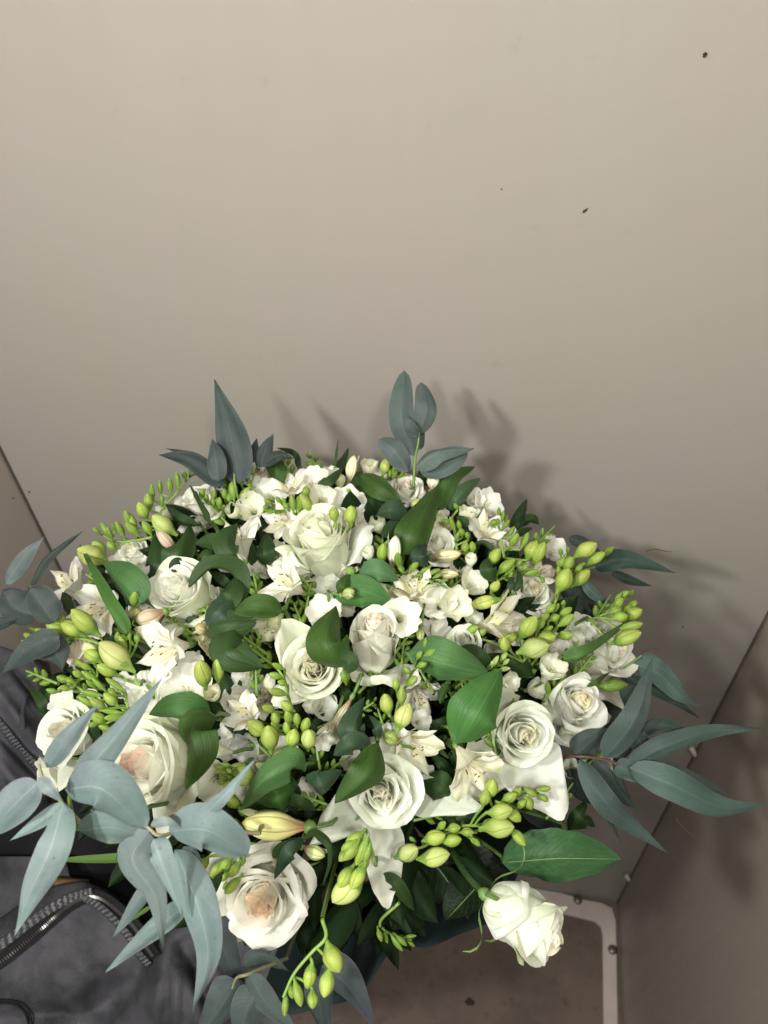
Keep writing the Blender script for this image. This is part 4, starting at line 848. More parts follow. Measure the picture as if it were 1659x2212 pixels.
sp('dense freesia spray below the white rose with the hanging petal', '8', [(205, 545, 225, 468, 78), (170, 590, 185, 525, 62), (190, 620, 262, 620, 82, (.50, .60, .2)), (160, 700, 245, 690, 108, (.52, .60, .22)), (270, 560, 338, 530, 62), (325, 540, 362, 495, 46), (290, 590, 340, 650, 60), (345, 600, 382, 568, 46), (385, 530, 425, 582, 52), (385, 490, 445, 532, 42), (450, 500, 527, 490, 38), (460, 520, 512, 562, 40), (265, 740, 272, 670, 46), (310, 700, 388, 775, 52), (115, 750, 158, 792, 32), (240, 560, 330, 620, 50)],
   [(60, 690), (180, 680), (260, 620), (340, 540), (450, 505)], lift=.03, group=G1)
sp('freesia spray with two pale oval buds in the lower centre', '7', [(1150, 700, 1282, 650, 110, (.60, .63, .32)), (1270, 705, 1432, 700, 98, (.58, .63, .28)), (1300, 610, 1395, 575, 88), (1400, 610, 1498, 605, 72), (1430, 545, 1502, 525, 56), (1505, 560, 1572, 552, 52), (1620, 550, 1700, 500, 75), (1560, 590, 1615, 630, 36), (1260, 610, 1235, 590, 30), (1380, 540, 1430, 510, 40)],
   [(1180, 660), (1300, 640), (1420, 570), (1600, 560)], lift=.02, group=G1)
sp('thick freesia bud cluster pointing down in front of the lower centre rose', '7', [(975, 780, 830, 940, 140, (.64, .68, .34)), (920, 740, 850, 850, 95), (985, 730, 935, 825, 90), (910, 640, 850, 700, 60), (950, 600, 880, 710, 62), (980, 550, 890, 640, 70), (1000, 570, 940, 740, 62), (1000, 650, 965, 775, 62), (930, 600, 860, 660, 50), (1010, 620, 985, 720, 46)],
   [(1040, 740), (1010, 620), (985, 545)], lift=.05, group=G1)
sp('slanting green buds above the lowest rose at left', '7', [(250, 690, 200, 745, 60), (190, 720, 140, 785, 62), (240, 765, 178, 822, 52), (295, 715, 235, 800, 60), (300, 800, 208, 895, 62), (120, 690, 85, 740, 60), (260, 830, 200, 860, 44), (320, 690, 290, 740, 40)],
   [(330, 900), (310, 780), (280, 690)], lift=.02, group=G1)
sp('freesia spray hanging below the lowest rose, with fat yellow buds', '7', [(770, 1160, 818, 1308, 112, (.52, .60, .17)), (690, 1275, 665, 1428, 82, (.44, .54, .12)), (790, 1300, 750, 1455, 82, (.50, .58, .18)), (590, 1370, 622, 1508, 62), (690, 1420, 692, 1515, 62), (545, 1450, 540, 1568, 46), (570, 1400, 575, 1480, 36)],
   [(745, 1040), (765, 1140), (690, 1220), (590, 1340), (530, 1470)], lift=.0, group=G1, d0=.462)
sp('small dark spray of slim buds over the teal paper', '7', [(1050, 1085, 1072, 1158, 34), (1085, 1095, 1105, 1168, 30), (1120, 1120, 1180, 1208, 34), (1150, 1125, 1205, 1180, 32), (1190, 1140, 1268, 1130, 28), (1210, 1150, 1255, 1190, 28), (1200, 1140, 1240, 1155, 26)],
   [(1170, 950), (1065, 1055), (1120, 1120), (1240, 1150)], lift=.0, group=G1)
sp('lacy yellow-green freesia tip above the narrow blue-green leaf', 'E', [(300, 545, 185, 540, 46), (290, 560, 200, 580, 40), (300, 590, 235, 570, 42), (330, 530, 240, 520, 36), (430, 520, 330, 525, 32), (290, 620, 245, 610, 38), (285, 650, 230, 660, 38), (300, 640, 265, 690, 36), (330, 590, 300, 560, 36), (320, 640, 300, 610, 32), (350, 620, 320, 660, 30)],
   [(450, 520), (350, 560), (260, 650)], lift=.03, group=G1, col=(.36, .47, .13))
sp('large round green bud behind the tip of the narrow blue-green leaf', 'E', [(520, 660, 400, 600, 145, (.48, .57, .20))], lift=.015, group=G1)
sp('green buds in the gap above the big yellowish lying bud', 'E', [(400, 840, 300, 770, 105, (.30, .40, .08)), (440, 900, 400, 860, 75, (.22, .34, .06)), (400, 980, 320, 945, 80, (.16, .27, .05))], [(450, 950), (420, 870), (380, 830)], lift=.01, group=G1)
sp('pale round buds behind the curled lower leaf', 'E', [(760, 440, 680, 450, 90, (.62, .66, .36)), (620, 560, 560, 540, 75, (.60, .64, .38))], [(780, 480), (640, 560)], lift=.01, group=G1)
sp('green buds below the rounded white freesia at right', '5', [(1330, 590, 1392, 570, 52), (1385, 612, 1432, 590, 46), (1540, 640, 1605, 610, 60), (1560, 690, 1540, 650, 60)], [(1340, 620), (1450, 640), (1540, 680)], lift=.01, group=G1)
sp('dark green bud under the rose at the right edge', 'C', [(1360, 640, 1560, 620, 95, (.15, .24, .05))], [(1330, 630), (1380, 640)], lift=.0, group=G1)
sp('tight green bud tip beside the topmost cups', 'B', [(330, 250, 365, 140, 85, (.56, .64, .22)), (370, 240, 400, 160, 40), (400, 250, 440, 160, 40), (420, 255, 470, 185, 38), (440, 260, 500, 210, 34), (400, 270, 440, 215, 36), (450, 265, 512, 235, 30), (380, 260, 395, 200, 34)], [(350, 290), (400, 260), (490, 240)], lift=.012, group=G1)
sp('small green bud behind the left tip of the top dark leaf', 'B', [(50, 365, 110, 340, 46, (.3, .44, .1))], lift=.01, group=G1)
sp('small green bud in front of the lying white petals at left', '4', [(735, 450, 745, 408, 62, (.25, .38, .06))], lift=.03, group=G1)
sp('dark green bud in the shade below the folded leaf', 'C', [(270, 680, 365, 740, 70, (.13, .23, .05))], lift=-.01, group=G1)
sp('small green bud low on the right edge of the yellow-hearted rose', '5', [(670, 880, 660, 810, 60, (.16, .28, .05))], lift=.02, group=G1)
sp('large pale green bud left of the small peach rose', 'B', [(640, 420, 560, 470, 80, (.62, .68, .30))], lift=.02, group=G1)
sp('yellow-green bud pair at the left shoulder of the bouquet', '4', [(600, 210, 485, 160, 120, (.60, .66, .26)), (590, 190, 530, 130, 80, (.50, .58, .2))], [(620, 240), (590, 200)], lift=.0, group=G1)

# ------------------------------------------------------------------ broad green leaves
def lf(label, cr, *leaves, **kw): return sprig('leafy_stem', label, 'foliage', cr, [dict(zip(('p', 'w', 'c', 'roll', 'tw', 'f', 'k'), l)) for l in leaves], **kw)
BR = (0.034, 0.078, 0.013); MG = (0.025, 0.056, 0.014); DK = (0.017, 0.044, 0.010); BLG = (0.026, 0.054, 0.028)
lf('large dark leaf at the left beside the half-open small rose', 'A', ([(35, 1020, .01), (30, 860, .02), (45, 680, .02)], 165, DK, .2))
lf('tall folded green leaf left of the white rose at left', 'A', ([(150, 980, .01), (230, 780, .025), (290, 600, .01)], 210, MG, -.3, .5, .5), ([(340, 940, .0), (400, 840, .01), (450, 770, .01)], 110, MG, .3), ([(160, 950, .03), (200, 890, .03), (260, 880, .02)], 90, BLG, 0))
lf('pointed green leaf pair over the pink-tubed alstroemeria', 'A', ([(600, 830, .04), (470, 740, .045), (330, 750, .04)], 130, MG, .2), ([(610, 840, .045), (560, 730, .05), (640, 595, .045)], 170, MG, -.3))
lf('dark leaf curving up from the fat pale bud at upper left', 'A', ([(350, 610, .01), (210, 560, .02), (115, 460, .01)], 85, DK, .3))
lf('glossy dark leaf left of the pale green rose', 'A', ([(860, 910, .0), (850, 780, .01), (845, 650, .0)], 150, DK, 0), ([(760, 900, .0), (740, 800, .0), (700, 700, .0)], 90, DK, .2))
lf('narrow dark blade crossing the upper left white rose', 'A', ([(445, 605, .03), (370, 460, .035), (290, 315, .03)], 52, MG, .3, .2, .5, 'strap'))
lf('green leaf pointing up-left above the top flowers', 'A', ([(985, 300, .01), (890, 150, .02), (735, 20, .01)], 130, BR, .2))
lf('small bright leaf standing before the blue-green leaves at top left', 'A', ([(545, 335, .01), (580, 230, .015), (632, 40, .01)], 95, BR, -.3))
lf('little hooked leaf right of the top left leaves', 'A', ([(1100, 190, .0), (1060, 90, .01), (930, 40, .0)], 55, MG, .5, .6))
lf('small leaf among the white top flowers', 'A', ([(1245, 310, .025), (1330, 270, .03), (1420, 185, .02)], 80, MG, .2))
lf('leaf curling over the top of the left-hand white rose', '4', ([(1345, 420, .02), (1300, 270, .035), (1170, 235, .05), (1045, 345, .05)], 125, MG, .7, .6, .5))
lf('pointed leaf rising right of the left-hand white rose', '4', ([(1200, 440, .03), (1270, 380, .04), (1330, 265, .03)], 130, MG, .2), ([(1150, 560, .035), (1220, 460, .04), (1340, 395, .03)], 150, BLG, .3, .2))
lf('cluster of overlapping leaves between the two left roses', '4', ([(1560, 480, .04), (1430, 450, .05), (1285, 485, .045)], 130, BR, .0), ([(1140, 590, .03), (1260, 560, .035), (1420, 540, .03)], 190, MG, .2), ([(1290, 580, .035), (1270, 700, .04), (1455, 790, .03)], 210, MG, .1))
lf('long dark green blade leaning over the far left flowers', '4', ([(700, 605, .045), (580, 380, .05), (443, 110, .04)], 82, (.05, .13, .025), .25, .1, .6, 'lance'))
lf('round glossy leaf beside the densely streaked flower', '4', ([(790, 430, .035), (690, 310, .045), (570, 215, .035)], 185, (.05, .13, .04), .1))
lf('big dark cupped leaf above the pink-hearted rose', '4', ([(1165, 1090, .035), (990, 1040, .05), (825, 1045, .04)], 190, (.035, .10, .025), .2, .2, .5))
lf('bright green leaf hanging down beside the pink-hearted rose', 'P', ([(470, 1550, .04), (420, 1570, .055), (428, 1630, .055), (400, 1706, .05)], 76, BR, -.2, .3, .5))
lf('small dark leaf between the far left flowers', '4', ([(395, 480, .02), (360, 420, .02), (345, 370, .02)], 75, MG, 0))
lf('pair of dark leaves at the top right of the white flowers', 'B', ([(110, 225, .01), (240, 350, .01), (290, 510, .01)], 200, DK, .3), ([(165, 240, .025), (300, 330, .035), (472, 440, .025)], 165, BR, .1))
lf('blunt blue-tinged leaf left of the big upright leaf', 'B', ([(510, 560, .02), (400, 500, .03), (285, 530, .02)], 160, BLG, 0))
lf('big bright upright leaf in the upper middle', 'B', ([(490, 825, .03), (580, 620, .045), (738, 315, .03)], 235, BR, .05, .1, .35))
lf('dark leaf curving right to a point beside the upright leaf', 'B', ([(745, 490, .01), (790, 300, .02), (880, 210, .025), (1012, 178, .02)], 145, (.05, .12, .03), .35, .5, .5))
lf('dark upright leaf behind the cream standing bud', 'B', ([(615, 310, .0), (690, 180, .005), (800, 130, .0)], 130, DK, .2))
lf('dull green leaf with a dark tip at the upper right', 'B', ([(825, 495, .0), (920, 370, .01), (1052, 262, .01)], 115, (.06, .12, .055), -.1))
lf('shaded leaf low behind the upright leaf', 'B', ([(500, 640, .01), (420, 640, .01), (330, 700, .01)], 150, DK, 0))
lf('short rounded leaf at the foot of the upright leaf', 'B', ([(650, 910, .035), (610, 830, .045), (650, 735, .035)], 145, BLG, .1))
lf('bluish green leaf right of the pale green rose', 'B', ([(160, 960, .035), (300, 950, .045), (452, 1015, .035)], 170, (.07, .155, .07), .0))
lf('wide dark leaf below the pale green rose', 'B', ([(-20, 1140, .02), (180, 1100, .035), (395, 1165, .03)], 240, (.05, .135, .04), .0), ([(0, 1100, .035), (40, 1040, .04), (110, 950, .035)], 85, BR, .1))
lf('pointed leaf standing between the bud pairs at right', 'B', ([(1160, 1020, .025), (1110, 930, .035), (1110, 850, .03)], 120, MG, 0))
lf('small leaf behind the plump bud pair at the upper right', 'B', ([(1330, 680, .0), (1380, 650, .0), (1440, 630, .0)], 50, DK, 0), ([(1230, 860, .0), (1270, 820, .0), (1330, 850, .0)], 85, MG, 0))
lf('small strap leaf arching under the greyish alstroemeria', 'B', ([(1150, 790, .01), (1080, 740, .01), (1000, 750, .01)], 42, MG, .2), ([(960, 620, .015), (920, 580, .015), (880, 540, .015)], 80, MG, .2))
lf('two thin upright leaves at the right above the streaked flower', 'B', ([(1260, 1100, .02), (1280, 1030, .025), (1270, 960, .02)], 50, BLG, .2), ([(1300, 1100, .02), (1340, 1020, .025), (1330, 930, .02)], 55, MG, .2))
lf('folded leaf between the yellow-hearted rose and the tall peach rose', '5', ([(665, 790, .045), (560, 640, .06), (615, 445, .045)], 215, BR, -.05, .1, .45), ([(690, 820, .05), (680, 750, .055), (600, 730, .05)], 95, MG, .1))
lf('large folded leaf spreading right from the tall peach rose', '5', ([(1010, 700, .03), (1200, 760, .05), (1465, 825, .04)], 235, (.06, .145, .05), -.1, .0, .35), ([(1290, 685, .02), (1400, 730, .03), (1500, 830, .02)], 100, MG, 0))
lf('big smooth leaf standing before the white rose with the hanging petal', '5', ([(1290, 1210, .045), (1400, 1020, .065), (1530, 795, .055)], 260, (.05, .145, .035), .05, .0, .35))
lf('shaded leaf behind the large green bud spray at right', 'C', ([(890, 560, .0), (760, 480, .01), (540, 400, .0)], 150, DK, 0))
lf('dark green blade crossing the rose at the right edge', 'C', ([(1110, 440, .04), (1300, 370, .05), (1630, 130, .045)], 100, (.055, .13, .03), -.2, .0, .6, 'lance'))
lf('small leaf hanging under the large folded leaf', 'C', ([(265, 630, .02), (220, 690, .02), (205, 770, .02)], 62, BR, .1), ([(1285, 640, .02), (1370, 590, .03), (1460, 530, .02)], 38, BR, .2))
lf('small pointed leaf below the big smooth leaf', 'C', ([(240, 1040, .01), (330, 1090, .02), (330, 1210, .01)], 100, MG, .2), ([(130, 1090, -.01), (200, 1110, 0), (270, 1170, 0)], 40, MG, 0))
lf('twisted pointed leaf right of the slender pinkish bud', 'E', ([(1310, 400, .03), (1220, 260, .045), (1310, 25, .035)], 190, BLG, -.2, .2, .5), ([(1340, 400, .035), (1220, 380, .045), (1075, 455, .04)], 170, BLG, .1))
lf('small curled leaf at the right of the twisted leaf', 'E', ([(1400, 350, .03), (1390, 250, .04), (1335, 160, .03)], 75, BLG, .3, .4))
lf('bright sickle-shaped leaf over the lower centre rose', 'E', ([(1400, 360, .045), (1330, 580, .06), (1085, 808, .055)], 240, BR, .1, .1, .4))
lf('large leaf arching over its own shaded half in the lower middle', 'E', ([(860, 560, .045), (760, 520, .055), (550, 640, .055), (388, 860, .04)], 210, (.06, .14, .045), -.25, -.2, .5), ([(790, 700, .02), (660, 780, .03), (480, 790, .02)], 190, (.035, .10, .02), .1))
lf('leaf pointing right beside the arching lower leaf', 'E', ([(880, 640, .035), (980, 660, .045), (1140, 565, .035)], 160, BLG, .1, .2))
lf('small leaf under the arching lower leaf', 'E', ([(740, 800, .02), (830, 810, .03), (950, 865, .02)], 115, MG, 0))
lf('thin leaf looping over the ribbed pale bud', '7', ([(640, 600, .035), (700, 565, .045), (785, 620, .05), (795, 730, .045), (750, 855, .035)], 48, MG, .5, .6, .4, 'strap'))
lf('narrow leaf hanging at the lower right over the dark gap', '7', ([(1070, 830, .01), (1150, 850, .025), (1255, 990, .02)], 95, MG, 0), ([(1070, 850, .0), (1100, 900, .0), (1140, 970, .0)], 60, DK, 0))
lf('small leaves above the lowest rose', '7', ([(640, 620, .035), (560, 680, .045), (480, 820, .04)], 85, BLG, .1), ([(470, 700, .03), (540, 660, .035), (640, 590, .03)], 95, MG, .1))
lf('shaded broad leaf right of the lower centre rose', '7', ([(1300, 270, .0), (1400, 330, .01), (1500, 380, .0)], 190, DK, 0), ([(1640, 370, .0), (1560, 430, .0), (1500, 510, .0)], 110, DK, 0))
lf('dark leaf at the right behind the dense lower bud spray', '8', ([(40, 520, -.01), (100, 600, -.005), (60, 700, -.01)], 130, (.02, .055, .018), 0))
lf('green blade tip hanging over the lower left blue-green leaves', 'P', ([(480, 1885, .03), (455, 1930, .05), (425, 1985, .05)], 20, MG, .2, .2, .4, 'lance'))
sprig('grass_blade', 'single dark grass blade standing up at the top', 'foliage', 'P', [dict(p=[(723, 1012, 0), (727, 980, .0), (731, 947, .0)], w=6, k='lance2', c=(.05, .10, .03), f=.2)])
sprig('leaf_blade', 'long green blade lying behind the lower left eucalyptus', 'foliage', 'P', [dict(p=[(390, 1840, 0), (270, 1848, 0), (128, 1858, 0)], w=27, k='strap', c=(.09, .17, .035), f=.2)], d0=.66)
sprig('leaf_blade', 'short thin green blade in front of the jacket pocket', 'foliage', 'P', [dict(p=[(330, 1955, 0), (305, 1972, 0), (280, 1992, 0)], w=9, k='lance2', c=(.09, .17, .035), f=.2)], d0=.62)
sprig('rose_leaf', 'large dark toothed rose leaf above the lone rose', 'foliage', 'P', [dict(p=[(1085, 1862, 0), (1200, 1850, .01), (1342, 1856, .0)], w=118, k='ovate', c=(.030, .085, .030), f=.15, teeth=15, m='toothed_leaf', a=.03), dict(p=[(1060, 1880, -.02), (1010, 1930, -.03), (960, 1990, -.03)], w=100, k='ovate', c=(.006, .016, .005), f=.2, teeth=13, m='toothed_leaf')], d0=.56)  # second leaf near-black: shade put into its green
sprig('rose_leaf', 'shaded dark rose leaves left of the lone rose', 'foliage', 'P', [dict(p=[(900, 1830, 0), (960, 1890, 0), (1010, 1985, 0)], w=120, k='ovate', c=(.006, .016, .005), f=.2, teeth=13, m='toothed_leaf'), dict(p=[(860, 1850, 0), (880, 1930, 0), (850, 2010, 0)], w=110, k='ovate', c=(.005, .014, .005), f=.2, teeth=13, m='toothed_leaf'), dict(p=[(980, 1830, 0), (1040, 1880, 0), (1100, 1900, 0)], w=90, k='ovate', c=(.005, .014, .005), f=.2, teeth=13, m='toothed_leaf')], d0=.60)  # shade of the gap put into the leaves' near-black colour

# ------------------------------------------------------------------ eucalyptus
def eu(label, leaves, twig=None, d0=None, **kw):
    L_ = []
    for l in leaves:
        d = dict(zip(('p', 'w', 'k', 'c', 'roll', 'f', 'a', 'tw'), l)); d.setdefault('c', EU); d.setdefault('f', .18)
        if d['c'] is None: d['c'] = EU
        L_.append(d)
    return sprig('eucalyptus_branch', label, 'eucalyptus', 'P', L_, m='euc', twig=twig, d0=d0, **kw)
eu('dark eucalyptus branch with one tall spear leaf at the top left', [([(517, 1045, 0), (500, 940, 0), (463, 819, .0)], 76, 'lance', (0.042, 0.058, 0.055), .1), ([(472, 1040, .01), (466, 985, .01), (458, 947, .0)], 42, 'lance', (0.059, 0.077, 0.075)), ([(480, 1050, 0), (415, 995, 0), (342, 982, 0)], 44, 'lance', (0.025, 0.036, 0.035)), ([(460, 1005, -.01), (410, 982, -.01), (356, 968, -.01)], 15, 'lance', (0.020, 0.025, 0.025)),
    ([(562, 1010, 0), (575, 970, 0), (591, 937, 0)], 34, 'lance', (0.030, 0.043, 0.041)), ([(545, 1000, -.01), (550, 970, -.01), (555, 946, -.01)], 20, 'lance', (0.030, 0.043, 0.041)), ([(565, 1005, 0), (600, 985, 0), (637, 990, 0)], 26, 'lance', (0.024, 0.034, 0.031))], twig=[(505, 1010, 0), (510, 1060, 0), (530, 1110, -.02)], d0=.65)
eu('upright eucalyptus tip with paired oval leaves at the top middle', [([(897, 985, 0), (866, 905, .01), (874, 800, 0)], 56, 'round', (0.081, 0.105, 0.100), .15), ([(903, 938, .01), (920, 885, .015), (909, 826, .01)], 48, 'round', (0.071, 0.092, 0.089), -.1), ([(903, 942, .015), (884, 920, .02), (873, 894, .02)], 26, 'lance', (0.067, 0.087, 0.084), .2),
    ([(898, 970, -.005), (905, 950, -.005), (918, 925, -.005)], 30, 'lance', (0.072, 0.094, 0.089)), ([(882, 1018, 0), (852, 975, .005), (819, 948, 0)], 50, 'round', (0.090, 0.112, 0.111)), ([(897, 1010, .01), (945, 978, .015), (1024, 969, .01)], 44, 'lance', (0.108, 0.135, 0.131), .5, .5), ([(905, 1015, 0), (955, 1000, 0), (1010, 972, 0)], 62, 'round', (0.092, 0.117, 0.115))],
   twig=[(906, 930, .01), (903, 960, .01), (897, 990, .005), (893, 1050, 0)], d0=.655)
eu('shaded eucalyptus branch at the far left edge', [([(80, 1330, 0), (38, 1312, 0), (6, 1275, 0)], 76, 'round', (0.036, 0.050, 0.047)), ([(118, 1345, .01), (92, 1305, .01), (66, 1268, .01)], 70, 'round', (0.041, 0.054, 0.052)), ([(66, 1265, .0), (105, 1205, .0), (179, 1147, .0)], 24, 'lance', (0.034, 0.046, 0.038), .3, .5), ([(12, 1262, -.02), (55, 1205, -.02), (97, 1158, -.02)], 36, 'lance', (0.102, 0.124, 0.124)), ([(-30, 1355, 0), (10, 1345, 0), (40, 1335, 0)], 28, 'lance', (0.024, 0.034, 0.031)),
    ([(130, 1375, 0), (70, 1400, 0), (0, 1457, 0)], 58, 'lance', (0.044, 0.056, 0.055)), ([(75, 1375, -.01), (120, 1405, -.01), (135, 1450, -.01)], 66, 'lance', (0.039, 0.051, 0.048))], twig=[(66, 1265, 0), (90, 1330, -.01), (150, 1390, -.02)], d0=.60)  # shade at this edge put into the darker leaf colours
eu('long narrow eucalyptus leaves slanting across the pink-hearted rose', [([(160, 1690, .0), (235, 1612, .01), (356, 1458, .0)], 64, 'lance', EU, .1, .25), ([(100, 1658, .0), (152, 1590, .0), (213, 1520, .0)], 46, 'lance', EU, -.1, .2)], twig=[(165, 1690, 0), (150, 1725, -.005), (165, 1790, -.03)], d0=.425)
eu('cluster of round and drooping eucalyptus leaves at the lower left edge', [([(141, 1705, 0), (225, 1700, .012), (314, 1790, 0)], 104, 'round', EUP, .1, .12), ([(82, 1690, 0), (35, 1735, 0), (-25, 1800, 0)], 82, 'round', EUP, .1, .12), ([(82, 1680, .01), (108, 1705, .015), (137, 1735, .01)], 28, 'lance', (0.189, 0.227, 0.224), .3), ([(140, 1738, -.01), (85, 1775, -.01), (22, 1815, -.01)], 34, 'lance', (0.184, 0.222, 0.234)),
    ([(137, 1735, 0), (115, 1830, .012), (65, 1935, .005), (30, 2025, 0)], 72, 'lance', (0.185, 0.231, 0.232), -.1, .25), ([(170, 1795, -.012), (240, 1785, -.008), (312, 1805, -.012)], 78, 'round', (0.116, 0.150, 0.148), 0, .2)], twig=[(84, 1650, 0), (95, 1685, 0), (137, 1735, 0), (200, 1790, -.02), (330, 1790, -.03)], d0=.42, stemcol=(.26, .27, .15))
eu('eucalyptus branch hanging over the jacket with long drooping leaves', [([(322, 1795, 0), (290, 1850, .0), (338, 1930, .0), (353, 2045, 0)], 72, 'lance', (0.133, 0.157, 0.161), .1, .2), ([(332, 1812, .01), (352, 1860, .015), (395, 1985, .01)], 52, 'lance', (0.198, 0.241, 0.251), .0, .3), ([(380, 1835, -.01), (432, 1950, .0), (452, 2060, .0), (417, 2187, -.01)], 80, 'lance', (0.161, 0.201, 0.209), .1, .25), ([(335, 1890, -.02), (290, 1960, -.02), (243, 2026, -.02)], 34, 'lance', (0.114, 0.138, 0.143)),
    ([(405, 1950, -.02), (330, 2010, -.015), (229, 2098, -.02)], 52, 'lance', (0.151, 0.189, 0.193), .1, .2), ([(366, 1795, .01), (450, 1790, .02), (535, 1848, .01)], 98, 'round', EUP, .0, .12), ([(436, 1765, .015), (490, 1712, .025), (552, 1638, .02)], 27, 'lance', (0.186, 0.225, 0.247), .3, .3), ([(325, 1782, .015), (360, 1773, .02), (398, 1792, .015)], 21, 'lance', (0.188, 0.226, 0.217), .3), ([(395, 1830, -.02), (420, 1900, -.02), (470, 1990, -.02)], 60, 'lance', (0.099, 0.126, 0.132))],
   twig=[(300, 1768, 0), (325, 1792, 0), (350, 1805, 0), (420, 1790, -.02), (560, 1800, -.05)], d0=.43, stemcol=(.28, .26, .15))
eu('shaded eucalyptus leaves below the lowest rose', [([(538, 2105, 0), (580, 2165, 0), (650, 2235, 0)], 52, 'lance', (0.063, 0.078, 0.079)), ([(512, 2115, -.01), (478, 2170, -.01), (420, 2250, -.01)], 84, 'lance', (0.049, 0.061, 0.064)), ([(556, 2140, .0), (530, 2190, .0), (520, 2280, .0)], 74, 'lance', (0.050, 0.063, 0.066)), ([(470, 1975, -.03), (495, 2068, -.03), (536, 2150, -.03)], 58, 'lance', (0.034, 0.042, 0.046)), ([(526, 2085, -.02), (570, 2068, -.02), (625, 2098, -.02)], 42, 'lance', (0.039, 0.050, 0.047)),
    ([(695, 2085, -.02), (750, 2120, -.02), (815, 2225, -.02)], 80, 'lance', (0.042, 0.054, 0.057)), ([(690, 2110, -.02), (690, 2160, -.02), (710, 2260, -.02)], 66, 'lance', (0.035, 0.046, 0.046))], twig=[(502, 2135, 0), (512, 2112, 0), (540, 2103, 0), (620, 2070, -.03)], d0=.50, stemcol=(.18, .18, .10))  # leaf colours darkened to carry the shadow under the bouquet
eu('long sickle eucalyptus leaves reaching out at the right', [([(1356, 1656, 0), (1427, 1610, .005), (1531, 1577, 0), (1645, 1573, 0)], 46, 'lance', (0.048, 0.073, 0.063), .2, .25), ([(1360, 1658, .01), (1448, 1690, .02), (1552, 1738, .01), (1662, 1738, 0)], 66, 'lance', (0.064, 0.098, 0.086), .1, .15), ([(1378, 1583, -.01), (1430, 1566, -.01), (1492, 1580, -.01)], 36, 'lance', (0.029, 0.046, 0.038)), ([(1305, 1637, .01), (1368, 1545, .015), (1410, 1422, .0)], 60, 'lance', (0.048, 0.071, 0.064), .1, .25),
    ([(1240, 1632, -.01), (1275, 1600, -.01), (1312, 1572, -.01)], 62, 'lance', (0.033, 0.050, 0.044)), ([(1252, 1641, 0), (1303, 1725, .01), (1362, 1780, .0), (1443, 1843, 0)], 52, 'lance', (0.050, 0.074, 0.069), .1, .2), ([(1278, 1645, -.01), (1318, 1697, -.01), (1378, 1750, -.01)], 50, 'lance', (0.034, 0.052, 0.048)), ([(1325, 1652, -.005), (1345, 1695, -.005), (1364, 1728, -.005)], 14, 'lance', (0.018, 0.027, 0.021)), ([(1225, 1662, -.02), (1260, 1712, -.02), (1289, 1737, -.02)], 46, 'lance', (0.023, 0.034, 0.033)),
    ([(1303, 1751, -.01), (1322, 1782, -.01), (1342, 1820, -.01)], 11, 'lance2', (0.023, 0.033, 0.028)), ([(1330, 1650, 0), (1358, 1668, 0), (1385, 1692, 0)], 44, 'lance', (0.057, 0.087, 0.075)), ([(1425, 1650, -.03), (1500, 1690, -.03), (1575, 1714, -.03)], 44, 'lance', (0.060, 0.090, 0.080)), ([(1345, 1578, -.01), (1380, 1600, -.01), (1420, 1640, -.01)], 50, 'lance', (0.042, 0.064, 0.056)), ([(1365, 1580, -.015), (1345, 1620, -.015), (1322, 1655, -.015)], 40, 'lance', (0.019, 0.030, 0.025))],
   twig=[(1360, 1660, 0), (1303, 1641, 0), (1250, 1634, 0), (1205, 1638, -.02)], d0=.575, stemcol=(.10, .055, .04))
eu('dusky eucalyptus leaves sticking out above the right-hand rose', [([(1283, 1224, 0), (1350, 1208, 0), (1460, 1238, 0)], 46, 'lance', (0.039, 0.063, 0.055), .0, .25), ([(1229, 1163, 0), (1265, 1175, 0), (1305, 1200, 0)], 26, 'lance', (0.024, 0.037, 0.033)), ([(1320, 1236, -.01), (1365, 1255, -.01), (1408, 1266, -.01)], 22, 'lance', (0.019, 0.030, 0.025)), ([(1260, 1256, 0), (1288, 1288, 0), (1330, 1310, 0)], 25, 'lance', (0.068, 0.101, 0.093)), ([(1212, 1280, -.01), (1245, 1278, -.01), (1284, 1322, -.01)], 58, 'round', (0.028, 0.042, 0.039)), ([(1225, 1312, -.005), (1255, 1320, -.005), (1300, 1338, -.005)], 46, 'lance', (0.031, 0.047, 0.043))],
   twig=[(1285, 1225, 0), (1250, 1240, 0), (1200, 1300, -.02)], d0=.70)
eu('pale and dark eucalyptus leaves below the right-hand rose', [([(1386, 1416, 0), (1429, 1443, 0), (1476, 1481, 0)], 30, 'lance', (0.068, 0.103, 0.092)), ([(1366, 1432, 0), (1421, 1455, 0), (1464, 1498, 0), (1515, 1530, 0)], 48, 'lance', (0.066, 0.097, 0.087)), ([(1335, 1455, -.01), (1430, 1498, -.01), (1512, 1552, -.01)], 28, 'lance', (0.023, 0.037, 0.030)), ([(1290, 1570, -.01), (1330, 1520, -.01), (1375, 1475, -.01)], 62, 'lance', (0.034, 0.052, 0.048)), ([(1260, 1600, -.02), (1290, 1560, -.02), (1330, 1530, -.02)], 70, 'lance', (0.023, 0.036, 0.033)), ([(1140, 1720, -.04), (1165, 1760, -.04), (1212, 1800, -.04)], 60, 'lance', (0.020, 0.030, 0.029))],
   twig=[(1386, 1416, 0), (1340, 1450, 0), (1280, 1500, -.02)], d0=.66)

